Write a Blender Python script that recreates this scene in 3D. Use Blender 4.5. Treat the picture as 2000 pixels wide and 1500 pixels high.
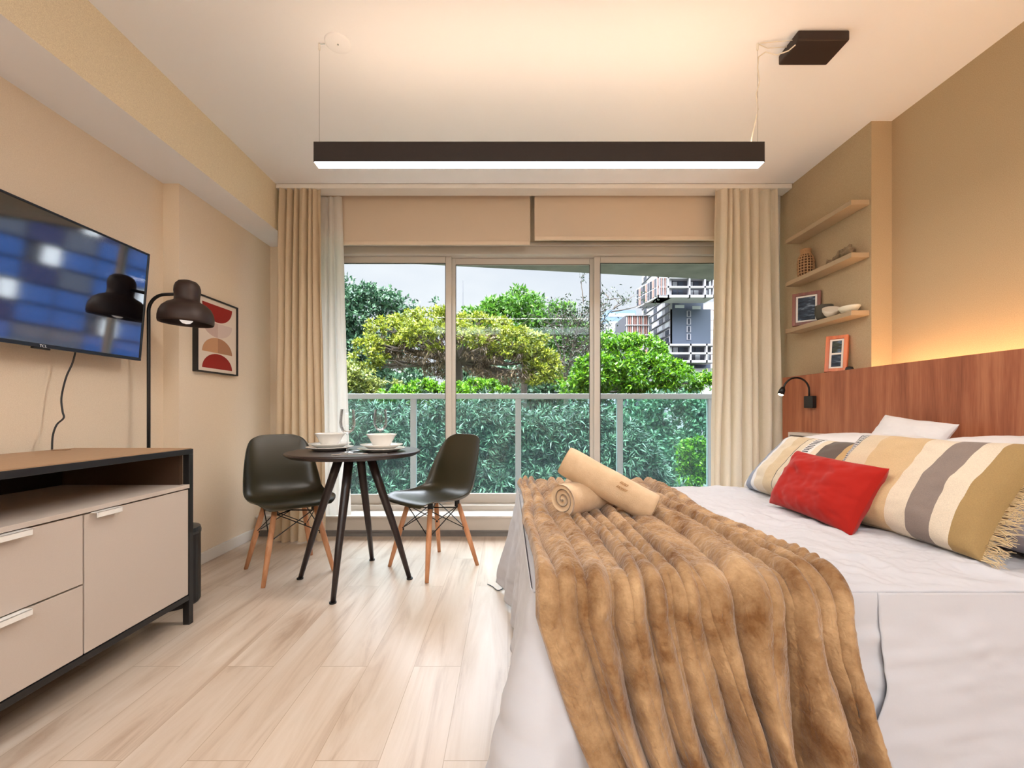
import bpy, bmesh, math, random
import numpy as np
from mathutils import Vector, Matrix, Euler

for o in list(bpy.data.objects): bpy.data.objects.remove(o)
SC = bpy.context.scene
COL = SC.collection
PI = math.pi
rng = np.random.default_rng(7)
random.seed(7)

# ------------------------------------------------------------------ camera
CAM_H = 0.98
F = 850.0                                   # focal length in pixels of the 2000 px wide frame
cam_data = bpy.data.cameras.new('camera')
cam_data.sensor_width = 36.0
cam_data.lens = 36.0*F/2000.0
cam_data.shift_x = 8/2000.0
cam_data.shift_y = 53/2000.0
cam_data.clip_start = 0.05; cam_data.clip_end = 2000
cam = bpy.data.objects.new('camera', cam_data); COL.objects.link(cam)
cam.location = (0, 0, CAM_H); cam.rotation_euler = (PI/2, 0, 0)
SC.camera = cam

# ------------------------------------------------------------------ view, sky, sun
SC.view_settings.view_transform = 'Standard'
SC.view_settings.look = 'None'
SC.view_settings.exposure = 1.08
SC.view_settings.gamma = 1.0
SC.view_settings.use_curve_mapping = False
SC.cycles.transparent_max_bounces = 24
SKY = .84
world = bpy.data.worlds.new('sky'); SC.world = world
world.use_nodes = True
nt = world.node_tree; nt.nodes.clear()
wo = nt.nodes.new('ShaderNodeOutputWorld'); bg = nt.nodes.new('ShaderNodeBackground')
tc = nt.nodes.new('ShaderNodeTexCoord'); mp = nt.nodes.new('ShaderNodeMapping'); mp.inputs['Scale'].default_value = (2, 2, 5)
nz = nt.nodes.new('ShaderNodeTexNoise'); nz.inputs['Scale'].default_value = 1.6; nz.inputs['Detail'].default_value = 4
rp = nt.nodes.new('ShaderNodeValToRGB')
rp.color_ramp.elements[0].position = .35; rp.color_ramp.elements[0].color = (.46, .49, .55, 1)
rp.color_ramp.elements[1].position = .62; rp.color_ramp.elements[1].color = (.53, .55, .59, 1)
nt.links.new(tc.outputs['Generated'], mp.inputs['Vector']); nt.links.new(mp.outputs[0], nz.inputs['Vector'])
nt.links.new(nz.outputs['Fac'], rp.inputs['Fac'])
# overcast sky: brighter towards the zenith
sx_ = nt.nodes.new('ShaderNodeSeparateXYZ'); nt.links.new(tc.outputs['Generated'], sx_.inputs[0])
mr = nt.nodes.new('ShaderNodeMapRange'); mr.inputs['From Min'].default_value = .33; mr.inputs['From Max'].default_value = .68; mr.inputs['To Min'].default_value = 1; mr.inputs['To Max'].default_value = 15; mr.interpolation_type = 'SMOOTHSTEP'
nt.links.new(sx_.outputs['Z'], mr.inputs['Value'])
vm = nt.nodes.new('ShaderNodeVectorMath'); vm.operation = 'SCALE'; nt.links.new(rp.outputs['Color'], vm.inputs[0]); nt.links.new(mr.outputs[0], vm.inputs['Scale'])
nt.links.new(vm.outputs[0], bg.inputs['Color'])
bg.inputs['Strength'].default_value = SKY; nt.links.new(bg.outputs[0], wo.inputs[0])

sun_d = bpy.data.lights.new('sun', 'SUN'); sun_d.energy = 3.6; sun_d.angle = math.radians(6); sun_d.color = (1, .97, .9)
sun = bpy.data.objects.new('sun', sun_d); COL.objects.link(sun)
sun.rotation_euler = Vector((0.42, 0.30, -0.85)).to_track_quat('-Z', 'Y').to_euler()

# ------------------------------------------------------------------ helpers
def S(r, g, b):                                            # sRGB bytes to linear
    f = lambda c: (c/255/12.92 if c/255 <= .04045 else ((c/255+.055)/1.055)**2.4)
    return (f(r), f(g), f(b), 1)

def mat(name, col, rough=.5, metal=0.0, spec=.5, noise=None, bump=None, sheen=0, coat=0, emit=None, trans=0, aniso=(1, 1, 1), coord='Object'):
    """noise=(scale, colour2, contrast)   bump=(scale, strength, distance)"""
    m = bpy.data.materials.new(name); m.use_nodes = True
    n = m.node_tree.nodes; l = m.node_tree.links
    b = n['Principled BSDF']
    b.inputs['Base Color'].default_value = col; b.inputs['Roughness'].default_value = rough
    b.inputs['Metallic'].default_value = metal; b.inputs['Specular IOR Level'].default_value = spec
    if sheen: b.inputs['Sheen Weight'].default_value = sheen; b.inputs['Sheen Roughness'].default_value = .4
    if coat: b.inputs['Coat Weight'].default_value = coat
    if emit: b.inputs['Emission Color'].default_value = emit[0]; b.inputs['Emission Strength'].default_value = emit[1]
    if noise or bump:
        t = n.new('ShaderNodeTexCoord'); mp = n.new('ShaderNodeMapping'); mp.inputs['Scale'].default_value = aniso
        l.new(t.outputs[coord], mp.inputs['Vector'])
    if noise:
        z = n.new('ShaderNodeTexNoise'); z.inputs['Scale'].default_value = noise[0]; z.inputs['Detail'].default_value = 6
        r = n.new('ShaderNodeValToRGB'); c = noise[2]
        r.color_ramp.elements[0].position = .5-c; r.color_ramp.elements[0].color = col
        r.color_ramp.elements[1].position = .5+c; r.color_ramp.elements[1].color = noise[1]
        l.new(mp.outputs[0], z.inputs['Vector']); l.new(z.outputs['Fac'], r.inputs['Fac']); l.new(r.outputs['Color'], b.inputs['Base Color'])
    if bump:
        z = n.new('ShaderNodeTexNoise'); z.inputs['Scale'].default_value = bump[0]; z.inputs['Detail'].default_value = 5
        p = n.new('ShaderNodeBump'); p.inputs['Strength'].default_value = bump[1]; p.inputs['Distance'].default_value = bump[2]
        l.new(mp.outputs[0], z.inputs['Vector']); l.new(z.outputs['Fac'], p.inputs['Height']); l.new(p.outputs[0], b.inputs['Normal'])
    if trans:
        tr = n.new('ShaderNodeBsdfTranslucent'); mx = n.new('ShaderNodeMixShader'); mx.inputs[0].default_value = trans
        out = n['Material Output']
        src = b.inputs['Base Color'].links[0].from_socket if b.inputs['Base Color'].links else None
        if src: l.new(src, tr.inputs['Color'])
        else: tr.inputs['Color'].default_value = col
        l.new(b.outputs[0], mx.inputs[1]); l.new(tr.outputs[0], mx.inputs[2]); l.new(mx.outputs[0], out.inputs['Surface'])
    return m

def glass_mat(name, tint, refl=.5, haze=0.0, hazecol=(1, 1, 1, 1)):
    m = bpy.data.materials.new(name); m.use_nodes = True
    n = m.node_tree.nodes; l = m.node_tree.links; n.remove(n['Principled BSDF'])
    t = n.new('ShaderNodeBsdfTransparent'); t.inputs['Color'].default_value = tint
    g = n.new('ShaderNodeBsdfGlossy'); g.inputs['Roughness'].default_value = .02
    fr = n.new('ShaderNodeLayerWeight'); fr.inputs['Blend'].default_value = .35
    mu = n.new('ShaderNodeMath'); mu.operation = 'MULTIPLY'; mu.inputs[1].default_value = refl; mu.use_clamp = True
    mx = n.new('ShaderNodeMixShader')
    l.new(fr.outputs[0], mu.inputs[0]); l.new(mu.outputs[0], mx.inputs[0]); l.new(t.outputs[0], mx.inputs[1]); l.new(g.outputs[0], mx.inputs[2])
    last = mx
    if haze:
        d = n.new('ShaderNodeBsdfDiffuse'); d.inputs['Color'].default_value = hazecol
        t2 = n.new('ShaderNodeBsdfTranslucent'); t2.inputs['Color'].default_value = hazecol
        a = n.new('ShaderNodeMixShader'); a.inputs[0].default_value = .5; l.new(d.outputs[0], a.inputs[1]); l.new(t2.outputs[0], a.inputs[2])
        m2 = n.new('ShaderNodeMixShader'); m2.inputs[0].default_value = haze
        l.new(mx.outputs[0], m2.inputs[1]); l.new(a.outputs[0], m2.inputs[2]); last = m2
    l.new(last.outputs[0], n['Material Output'].inputs['Surface'])
    return m

def emis(name, col, st):
    m = bpy.data.materials.new(name); m.use_nodes = True
    n = m.node_tree.nodes; l = m.node_tree.links; n.remove(n['Principled BSDF'])
    e = n.new('ShaderNodeEmission'); e.inputs['Color'].default_value = col; e.inputs['Strength'].default_value = st
    l.new(e.outputs[0], n['Material Output'].inputs['Surface']); return m

class MB:
    """collects shapes into one mesh"""
    def __init__(s): s.v = []; s.f = []; s.mi = []; s.cur = 0
    def add(s, verts, faces):
        k = len(s.v); s.v += [tuple(p) for p in verts]; s.f += [tuple(i+k for i in f) for f in faces]; s.mi += [s.cur]*len(faces)
    def box(s, x0, x1, y0, y1, z0, z1):
        v = [(x0,y0,z0),(x1,y0,z0),(x1,y1,z0),(x0,y1,z0),(x0,y0,z1),(x1,y0,z1),(x1,y1,z1),(x0,y1,z1)]
        s.add(v, [(0,3,2,1),(4,5,6,7),(0,1,5,4),(1,2,6,5),(2,3,7,6),(3,0,4,7)]); return s
    def tube(s, pts, r, n=10, cap=True):
        pts = [Vector(p) for p in pts]; m = len(pts)
        rs = r if isinstance(r, (list, tuple)) else [r]*m
        t0 = (pts[1]-pts[0]).normalized(); a = Vector((0,0,1)) if abs(t0.z) < .9 else Vector((1,0,0))
        u = t0.cross(a).normalized(); V = []
        for i, p in enumerate(pts):
            t = (pts[min(i+1,m-1)]-pts[max(i-1,0)]).normalized()
            u = (u - t*u.dot(t)).normalized(); w = t.cross(u)
            for k in range(n):
                an = 2*PI*k/n; V.append(p + (u*math.cos(an)+w*math.sin(an))*rs[i])
        Fc = [(i*n+k, i*n+(k+1)%n, (i+1)*n+(k+1)%n, (i+1)*n+k) for i in range(m-1) for k in range(n)]
        if cap: Fc += [tuple(range(n))[::-1], tuple((m-1)*n+k for k in range(n))]
        s.add(V, Fc); return s
    def lathe(s, prof, n=32, c=(0,0,0), close=False):
        V = [(c[0]+r*math.cos(2*PI*k/n), c[1]+r*math.sin(2*PI*k/n), c[2]+z) for r, z in prof for k in range(n)]
        m = len(prof)
        Fc = [(i*n+k, i*n+(k+1)%n, (i+1)*n+(k+1)%n, (i+1)*n+k) for i in range(m-1) for k in range(n)]
        if close: Fc += [tuple(range(n))[::-1], tuple((m-1)*n+k for k in range(n))]
        s.add(V, Fc); return s
    def cyl(s, c, r, h, n=24, r2=None):
        return s.lathe([(r,0),(r if r2 is None else r2,h)], n, c, True)
    def quad(s, a, b, c, d): s.add([a,b,c,d], [(0,1,2,3)]); return s
    def grid(s, P, flip=False):
        nu, nv = P.shape[:2]; k = len(s.v)
        s.v += [tuple(p) for p in P.reshape(-1, 3).tolist()]
        for i in range(nu-1):
            for j in range(nv-1):
                q = (k+i*nv+j, k+i*nv+j+1, k+(i+1)*nv+j+1, k+(i+1)*nv+j)
                s.f.append(q[::-1] if flip else q)
        s.mi += [s.cur]*((nu-1)*(nv-1)); return s
    def build(s, name, m, parent=None, smooth=False, bevel=0, solid=0, subd=0, loc=None, rot=None, seg=2):
        me = bpy.data.meshes.new(name); me.from_pydata([tuple(p) for p in s.v], [], s.f)
        for x in (m if isinstance(m, (list, tuple)) else [m]): me.materials.append(x)
        if any(s.mi): me.polygons.foreach_set('material_index', s.mi)
        me.validate(); me.update()
        o = bpy.data.objects.new(name, me); COL.objects.link(o)
        if parent: o.parent = parent
        if loc: o.location = loc
        if rot: o.rotation_euler = rot
        if smooth: me.polygons.foreach_set('use_smooth', [True]*len(me.polygons))
        if solid:
            k = o.modifiers.new('solid', 'SOLIDIFY'); k.thickness = abs(solid); k.offset = -1 if solid > 0 else 1
        if bevel:
            k = o.modifiers.new('bevel', 'BEVEL'); k.width = bevel; k.segments = seg; k.limit_method = 'ANGLE'; k.angle_limit = math.radians(40)
        if subd:
            k = o.modifiers.new('sub', 'SUBSURF'); k.levels = subd; k.render_levels = subd
        return o

def raw(name, V, Q, m, parent=None, smooth=False):          # fast path for big numpy meshes (quads)
    me = bpy.data.meshes.new(name)
    me.vertices.add(len(V)); me.vertices.foreach_set('co', V.astype(np.float32).ravel())
    nf = len(Q); me.loops.add(nf*4); me.loops.foreach_set('vertex_index', Q.astype(np.int32).ravel())
    me.polygons.add(nf); me.polygons.foreach_set('loop_start', np.arange(0, nf*4, 4, dtype=np.int32))
    if smooth: me.polygons.foreach_set('use_smooth', np.ones(nf, dtype=bool))
    me.materials.append(m); me.update(calc_edges=True)
    o = bpy.data.objects.new(name, me); COL.objects.link(o)
    if parent: o.parent = parent
    return o

def gridquads(nu, nv):
    i, j = np.meshgrid(np.arange(nu-1), np.arange(nv-1), indexing='ij'); k = i*nv+j
    return np.stack([k, k+1, k+nv+1, k+nv], -1).reshape(-1, 4)

def tag(o, label, cat, group=None, kind=None):
    o['label'] = label; o['category'] = cat
    if group: o['group'] = group
    if kind: o['kind'] = kind
    return o
def thing(name, label, cat, loc=(0,0,0), rot=(0,0,0), group=None, kind=None):
    o = bpy.data.objects.new(name, None); COL.objects.link(o); o.empty_display_size = .05
    o.location = loc; o.rotation_euler = rot
    return tag(o, label, cat, group, kind)
def struct(name, mb, m, label, cat, parent=None, **k):
    o = mb.build(name, m, parent, **k)
    if not parent: tag(o, label, cat, kind='structure')
    return o
def copy_tree(o, parent=None):
    c = o.copy(); COL.objects.link(c)
    if parent: c.parent = parent
    for ch in [x for x in bpy.data.objects if x.parent == o]: copy_tree(ch, c)
    return c

_lat = {}
def vnoise(x, y, seed=0):                                   # smooth 2D value noise in [-1,1]
    if seed not in _lat: _lat[seed] = np.random.default_rng(seed+100).uniform(-1, 1, (256, 256))
    L = _lat[seed]; x = np.asarray(x, float); y = np.asarray(y, float)
    xi = np.floor(x).astype(int); yi = np.floor(y).astype(int); fx = x-xi; fy = y-yi
    fx = fx*fx*(3-2*fx); fy = fy*fy*(3-2*fy)
    g = lambda a, b: L[a % 256, b % 256]
    return (g(xi,yi)*(1-fx)+g(xi+1,yi)*fx)*(1-fy)+(g(xi,yi+1)*(1-fx)+g(xi+1,yi+1)*fx)*fy
def fbm(x, y, seed=0, o=3): return sum(vnoise(x*2**k, y*2**k, seed+k)/2**k for k in range(o))
# ------------------------------------------------------------------ materials of the room
M = {}
M['wall'] = mat('wallpaper_left', S(240,222,198), .85, spec=.15, noise=(320, S(229,209,184), .18), bump=(900, .25, .001))
M['wall_r'] = mat('wallpaper_right', S(194,172,140), .85, spec=.15, noise=(320, S(178,155,123), .18), bump=(900, .25, .001))
M['beam'] = mat('beam_paint', S(250,236,206), .85, spec=.15, noise=(420, S(222,204,175), .2))
M['white'] = mat('ceiling_paint', S(246,244,246), .9, spec=.1)
M['trimw'] = mat('white_trim', S(232,226,218), .45)
M['alu'] = mat('window_aluminium', S(204,196,186), .38, metal=.1)
M['aludark'] = mat('dark_gasket', S(52,48,46), .5)
M['ledge'] = mat('stone_ledge', S(226,220,212), .5, noise=(14, S(208,200,192), .2))
M['black'] = mat('black_lacquer', S(24,22,22), .45)
M['blackm'] = mat('black_metal', S(22,20,20), .4, metal=.2)
M['brownm'] = mat('brown_metal', S(46,30,24), .5, metal=.1)
M['steel'] = mat('steel', S(200,200,200), .2, metal=1)
M['porcelain'] = mat('porcelain', S(238,234,228), .2, spec=.6)
M['concrete'] = mat('balcony_concrete', S(140,136,132), .8, noise=(5, S(118,114,112), .2))

def floor_mat():
    m = bpy.data.materials.new('floor_planks'); m.use_nodes = True
    n = m.node_tree.nodes; l = m.node_tree.links; b = n['Principled BSDF']
    t = n.new('ShaderNodeTexCoord')
    rot = n.new('ShaderNodeMapping'); rot.inputs['Rotation'].default_value = (0, 0, PI/2)
    br = n.new('ShaderNodeTexBrick'); br.offset = .37; br.inputs['Scale'].default_value = 1
    br.inputs['Brick Width'].default_value = 1.22; br.inputs['Row Height'].default_value = .18; br.inputs['Mortar Size'].default_value = .0012
    br.inputs['Color1'].default_value = (0,0,0,1); br.inputs['Color2'].default_value = (1,1,1,1); br.inputs['Mortar'].default_value = (.5,.5,.5,1)
    l.new(t.outputs['Object'], rot.inputs['Vector']); l.new(rot.outputs[0], br.inputs['Vector'])
    # grain stretched along the planks, shifted per plank
    mp = n.new('ShaderNodeMapping'); mp.inputs['Scale'].default_value = (9, .9, 1)
    ad = n.new('ShaderNodeVectorMath'); ad.operation = 'MULTIPLY_ADD'; ad.inputs[1].default_value = (7, 7, 7)
    l.new(t.outputs['Object'], mp.inputs['Vector']); l.new(br.outputs['Color'], ad.inputs[0]); l.new(mp.outputs[0], ad.inputs[2])
    g = n.new('ShaderNodeTexNoise'); g.inputs['Scale'].default_value = 1.3; g.inputs['Detail'].default_value = 9; g.inputs['Distortion'].default_value = .9; g.inputs['Roughness'].default_value = .62
    l.new(ad.outputs[0], g.inputs['Vector'])
    r = n.new('ShaderNodeValToRGB'); e = r.color_ramp.elements
    e[0].position = .32; e[0].color = S(180,154,132); e[1].position = .72; e[1].color = S(220,203,187)
    k = e.new(.47); k.color = S(206,185,165)
    l.new(g.outputs['Fac'], r.inputs['Fac'])
    pl = n.new('ShaderNodeMix'); pl.data_type = 'RGBA'; pl.blend_type = 'MULTIPLY'; pl.inputs[0].default_value = 1
    pr = n.new('ShaderNodeValToRGB'); pr.color_ramp.elements[0].color = (.95,.95,.95,1); pr.color_ramp.elements[1].color = (1,1,1,1)
    l.new(br.outputs['Color'], pr.inputs['Fac']); l.new(r.outputs['Color'], pl.inputs[6]); l.new(pr.outputs['Color'], pl.inputs[7])
    jm = n.new('ShaderNodeMix'); jm.data_type = 'RGBA'; jm.inputs[7].default_value = S(176,152,128)
    l.new(br.outputs['Fac'], jm.inputs[0]); l.new(pl.outputs[2], jm.inputs[6]); l.new(jm.outputs[2], b.inputs['Base Color'])
    b.inputs['Roughness'].default_value = .30; b.inputs['Specular IOR Level'].default_value = .8
    g2 = n.new('ShaderNodeTexNoise'); g2.inputs['Scale'].default_value = 9; g2.inputs['Detail'].default_value = 6; l.new(mp.outputs[0], g2.inputs['Vector'])
    p = n.new('ShaderNodeBump'); p.inputs['Strength'].default_value = .12; p.inputs['Distance'].default_value = .003
    l.new(g2.outputs['Fac'], p.inputs['Height']); l.new(p.outputs[0], b.inputs['Normal'])
    return m
M['floor'] = floor_mat()

# ------------------------------------------------------------------ shell
CEIL = 2.68; SOFF = 2.34; YB = -2.6; YC = 3.25; YW = 3.60
XLN, XLF, XB = -2.06, -1.965, -1.737
XRN, XRF = 2.25, 2.13
struct('floor', MB().box(-2.4, 2.6, YB-.2, 3.42, -.12, 0), M['floor'], 'pale oak plank floor with cool window reflections', 'floor')
struct('ceiling', MB().box(XB, 2.6, YB-.2, YC, CEIL, CEIL+.2), M['white'], 'smooth white ceiling above the hanging bar lamp', 'ceiling')
struct('trim_1', MB().box(-2.3, 2.5, YC, 3.95, 2.88, 3.0), M['white'], 'white top of the curtain recess above the window', 'ceiling recess')
struct('wall_left', MB().box(XLN-.25, XLN, YB-.2, 2.60, 0, SOFF).box(XLN-.25, XLF, 2.60, 3.9, 0, SOFF), M['wall'], 'beige textured left wall behind the television', 'wall')
bm = MB(); bm.box(XLN-.25, XB, YB-.2, YW, SOFF, CEIL+.2)
bm.mi = [1,0,0,0,0,0]
struct('trim_2', bm, [M['beam'], M['white']], 'cream ceiling beam running along the left wall with white underside', 'beam')
struct('wall_right', MB().box(XRN, XRN+.2, YB-.2, 2.55, 0, CEIL).box(XRF, XRN+.2, 2.55, 3.9, 0, CEIL+.2), M['wall_r'], 'taupe textured right wall behind the headboard and shelves', 'wall')
struct('wall_back', MB().box(-2.4, 2.6, YB-.2, YB, 0, CEIL), M['wall'], 'beige wall behind the viewer', 'wall')
WX0, WX1, WZ0, WZ1 = -1.69, 1.97, .164, 2.33
struct('wall_far', MB().box(XLF-.1, WX0, YW, YW+.15, 0, 2.88).box(WX1, XRF+.1, YW, YW+.15, 0, 2.88).box(WX0, WX1, YW, YW+.15, WZ1, 2.88), M['wall'], 'beige wall framing the wide sliding window', 'wall')
struct('baseboard_left', MB().box(XLF, XLF+.015, 2.60, YW, 0, .075).box(XLN, XLN+.015, YB, 2.6, 0, .075), M['trimw'], 'low white baseboard along the left wall', 'baseboard', bevel=.003)
# curb below the window
struct('trim_3', MB().box(XLF, XRF, 3.40, 3.42, .05, .150).box(XLF, XRF, 3.42, 3.62, 0, .150), M['alu'], 'beige riser below the white window ledge', 'riser')
struct('trim_4', MB().box(XLF, XRF, 3.385, 3.60, .150, .164), M['ledge'], 'white stone ledge in front of the sliding window', 'ledge', bevel=.003)
struct('trim_5', MB().box(XLF, XRF, 3.405, 3.42, 0, .038).box(XLF, XRF, 3.395, 3.41, .038, .05), M['concrete'], 'dark grey strip where the floor meets the window riser', 'floor strip')

# ------------------------------------------------------------------ sliding window
w = thing('window_1', 'wide aluminium sliding window with three clear panes', 'window', (0, YW, 0), kind='structure')
gl = glass_mat('clear_glass', (.97,.985,.98,1), .14)
fr = MB()
fr.box(WX0, WX1, -.02, .15, 2.27, 2.335).box(WX0, WX1, -.05, .15, 2.335, 2.36).box(WX0, WX0+.05, 0, .15, WZ0, 2.27).box(WX1-.05, WX1, 0, .15, WZ0, 2.27)
fr.box(WX0, WX1, -.02, .15, WZ0, .205)
fr.build('window_frame', M['alu'], w, bevel=.003)
for i, (x0, x1) in enumerate(((-1.66, -.47), (-.49, .74), (.72, 1.94))):
    yo = .03 if i != 1 else .07
    p = MB(); s = .05
    p.box(x0, x0+s, yo, yo+.03, .205, 2.27).box(x1-s, x1, yo, yo+.03, .205, 2.27)
    p.box(x0+s, x1-s, yo, yo+.03, .205, .285).box(x0+s, x1-s, yo, yo+.03, 2.215, 2.27)
    q = p.build('sliding_panel', M['alu'], w, bevel=.004)
    MB().box(x0+s, x1-s, yo+.012, yo+.018, .285, 2.215).build('pane', gl, q)
    g = MB(); g.box(x1-s-.004, x1-s, yo-.002, yo+.001, .285, 2.215).box(x0+s, x0+s+.004, yo-.002, yo+.001, .285, 2.215).box(x0+s, x1-s, yo-.002, yo+.001, 2.21, 2.215)
    g.build('gasket', M['aludark'], q)

# ------------------------------------------------------------------ balcony
struct('balcony_slab', MB().box(-2.6, 2.6, 3.75, 4.62, -.15, .06), M['concrete'], 'balcony floor slab outside the window', 'balcony')
sf = MB(); zs, ze = 2.50, 2.80
y0l, y0r = 4.20, 5.10
sf.add([(-2.8,3.75,zs),(2.8,3.75,zs),(2.8,y0r,zs),(-2.8,y0l,zs),(-2.8,3.75,ze),(2.8,3.75,ze),(2.8,y0r,ze),(-2.8,y0l,ze)],
       [(0,3,2,1),(4,5,6,7),(0,1,5,4),(1,2,6,5),(2,3,7,6),(3,0,4,7)])
struct('balcony_soffit', sf, M['concrete'], 'grey underside of the balcony above, at the top of the panes', 'balcony soffit')
struct('building_wall', MB().box(-2.7, XLF-.02, 3.75, 3.9, -6, 6).box(XRF+.02, 2.7, 3.75, 3.9, -6, 6), M['concrete'], 'outer wall beside the balcony', 'outer wall')
M['railpaint'] = mat('rail_paint', S(188,190,192), .4)
rg = glass_mat('green_rail_glass', (.80,.94,.93,1), .4, haze=.02, hazecol=(.70,.88,.92,1))
rl = thing('balcony_railing', 'pale metal balcony railing with green tinted glass panels', 'railing', (0, 4.5, .06))
MB().box(-2.45, 2.13, -.03, .03, 1.045, 1.10).build('top_rail', M['railpaint'], rl, bevel=.006)
MB().box(-2.45, 2.13, -.02, .02, .03, .06).build('bottom_rail', M['railpaint'], rl, bevel=.004)
px = [-2.08, -.974, .106, 1.154, 2.09]
for x in px: MB().box(x-.03, x+.03, -.025, .025, 0, 1.045).build('post', M['railpaint'], rl, bevel=.004)
for a, b_ in zip(px[:-1], px[1:]): MB().box(a+.03, b_-.03, -.005, .005, .06, 1.045).build('glass_panel', rg, rl)

# ------------------------------------------------------------------ curtains and blinds
M['linen'] = mat('linen_curtain', S(234,214,186), .9, spec=.1, noise=(260, S(222,200,170), .25), bump=(700, .2, .001), trans=.32)
M['linenr'] = mat('linen_curtain_pale', S(244,232,214), .9, spec=.1, noise=(260, S(234,220,198), .25), bump=(700, .2, .001), trans=.36)
M['sheer'] = mat('sheer_curtain', S(240,236,230), .9, spec=.1, trans=.5)
def curtain(name, m, label, xt, xb, y, zt, zb, nf, amp, seed, drift=.0, group=None):
    nu, nv = 420, 70
    s = np.linspace(0, 1, nu)[:, None]; t = np.linspace(0, 1, nv)[None, :]
    ph = nf*s + .35*fbm(s*6, t*1.2, seed, 2) + drift*t
    x = (xt[0]*(1-t)+xb[0]*t)*(1-s) + (xt[1]*(1-t)+xb[1]*t)*s
    a = amp*(.45+.75*t**.6)*(1+.5*vnoise(s*nf*.5, t*2, seed+5))
    wv = np.sin(2*PI*ph); wv = np.sign(wv)*np.abs(wv)**.75
    yy = y + a*wv + .012*vnoise(s*14, t*9, seed+9)*t
    x = x + .010*np.cos(2*PI*ph)*(.5+t) + 0*t
    z = zt + (zb-zt)*t + 0*s
    P = np.stack([x+0*t, yy+0*x, z+0*x], -1)
    o = raw(name, P.reshape(-1, 3), gridquads(nu, nv), m, smooth=True)
    return tag(o, label, 'curtain', group)
curtain('curtain', M['linen'], 'beige linen curtain gathered at the left side of the window', (-1.72,-1.40), (-1.76,-1.36), 3.27, 2.645, .012, 6.5, .044, 1, .3)
curtain('curtain', M['sheer'], 'narrow white sheer curtain beside the glass behind the left linen curtain', (-1.47,-1.295), (-1.47,-1.235), 3.38, 2.645, .175, 3, .022, 2)
curtain('curtain', M['linenr'], 'pale linen curtain gathered between the window and the shelves', (1.555,2.02), (1.52,2.04), 3.27, 2.645, .012, 7, .045, 3, .2)
curtain('curtain', M['sheer'], 'flat pale curtain edge right beside the shelf wall', (1.99,2.11), (2.0,2.11), 3.36, 2.645, .03, 1.5, .012, 4)
tk = thing('curtain_track', 'white curtain track along the ceiling edge above the window', 'curtain track', (0, 3.27, CEIL))
MB().box(XB+.003, 2.125, -.018, .10, -.034, 0).build('rail', M['trimw'], tk, bevel=.003)
M['blind'] = mat('blind_fabric', S(242,226,206), .9, spec=.1, noise=(500, S(206,180,153), .25), trans=.12)
M['cass'] = mat('blind_cassette', S(226,204,180), .5)
for x0, x1, yb, lab, bz in ((-1.66, .186, 3.44, 'left of the two beige roller blinds, half rolled up above the window', 2.31), (.198, 1.70, 3.41, 'right of the two beige roller blinds, rolled up above the window', 2.335)):
    b_ = thing('roller_blind', lab, 'blind', ((x0+x1)/2, yb, 2.73), group='roller blinds')
    h = (x1-x0)/2
    MB().box(-h, h, -.05, .03, -.045, .04).build('cassette', M['cass'], b_, bevel=.006)
    MB().box(-h+.01, h-.01, -.004, .0, bz-2.73, -.045).build('blind_fabric', M['blind'], b_)
    MB().box(-h+.01, h-.01, -.012, .008, bz-2.73-.018, bz-2.73+.012).build('bottom_bar', M['cass'], b_, bevel=.004)
# ------------------------------------------------------------------ hanging bar lamp
WARM = (1, .74, .52, 1)
LX0, LX1, LY0, LY1, LZ0, LZ1 = -.887, 1.172, 1.985, 2.042, 2.118, 2.210
pl = thing('pendant_lamp', 'long dark brown bar lamp with glowing underside hung below the ceiling', 'pendant lamp', ((LX0+LX1)/2, 2.013, LZ0))
hx = (LX1-LX0)/2
M['lampbody'] = mat('lamp_body', S(34,20,14), .6, noise=(60, S(26,15,11), .3), aniso=(1,1,8))
MB().box(-hx, hx, -.028, .028, 0, .084).box(-hx, hx, -.028, -.024, .084, .092).box(-hx, hx, .024, .028, .084, .092).box(-hx, -hx+.004, -.024, .024, .084, .092).box(hx-.004, hx, -.024, .024, .084, .092).build('lamp_body', M['lampbody'], pl, bevel=.0008)
MB().box(-hx+.002, hx-.002, -.026, .026, -.002, 0.004).build('diffuser', emis('lamp_glow_down', (1,.95,.89,1), 36), pl, bevel=.002)
MB().box(-hx+.02, hx-.02, -.0235, .0235, .083, .0912).build('upper_diffuser', emis('lamp_glow_up', WARM, 6.5), pl)
MB().tube([(-.872-.1425, 0, .09), (-.872-.1425, 0, CEIL-LZ0-.02)], .0012, 6).build('suspension_wire', M['steel'], pl)
MB().tube([(1.155-.1425, 0, .09), (1.155-.1425, 0, CEIL-LZ0-.02)], .0012, 6).build('suspension_wire', M['steel'], pl)
for x in (-.872-.1425, 1.155-.1425):
    MB().cyl((x, 0, CEIL-LZ0-.03), .005, .03, 10).build('ceiling_hook', M['trimw'], pl)
M['cable'] = mat('white_cable', S(225,215,200), .5)
dx = 1.155-.1425
pts = [(dx-.03, 0, .09), (dx-.028, 0, .12), (dx-.01, 0, .2), (dx+.004, .004, .26), (dx-.006, 0, .33), (dx+.006, -.004, .38), (dx, 0, .45), (dx+.004, 0, .50), (dx+.03, -.01, .515), (dx+.07, -.03, .485), (dx+.11, -.05, .487), (dx+.135, -.06, .505)]
MB().tube(pts, .0028, 8).build('power_cable', M['cable'], pl)
MB().cyl((dx-.03, 0, .088), .006, .016, 10).build('cable_gland', M['black'], pl)
db = thing('driver_box', 'dark brown lamp driver box fixed to the ceiling above the bar lamp', 'driver box', (1.41, 2.0, CEIL-.045))
MB().box(-.115, .115, -.06, .085, 0, .045).build('casing', M['brownm'], db, bevel=.006)
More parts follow.
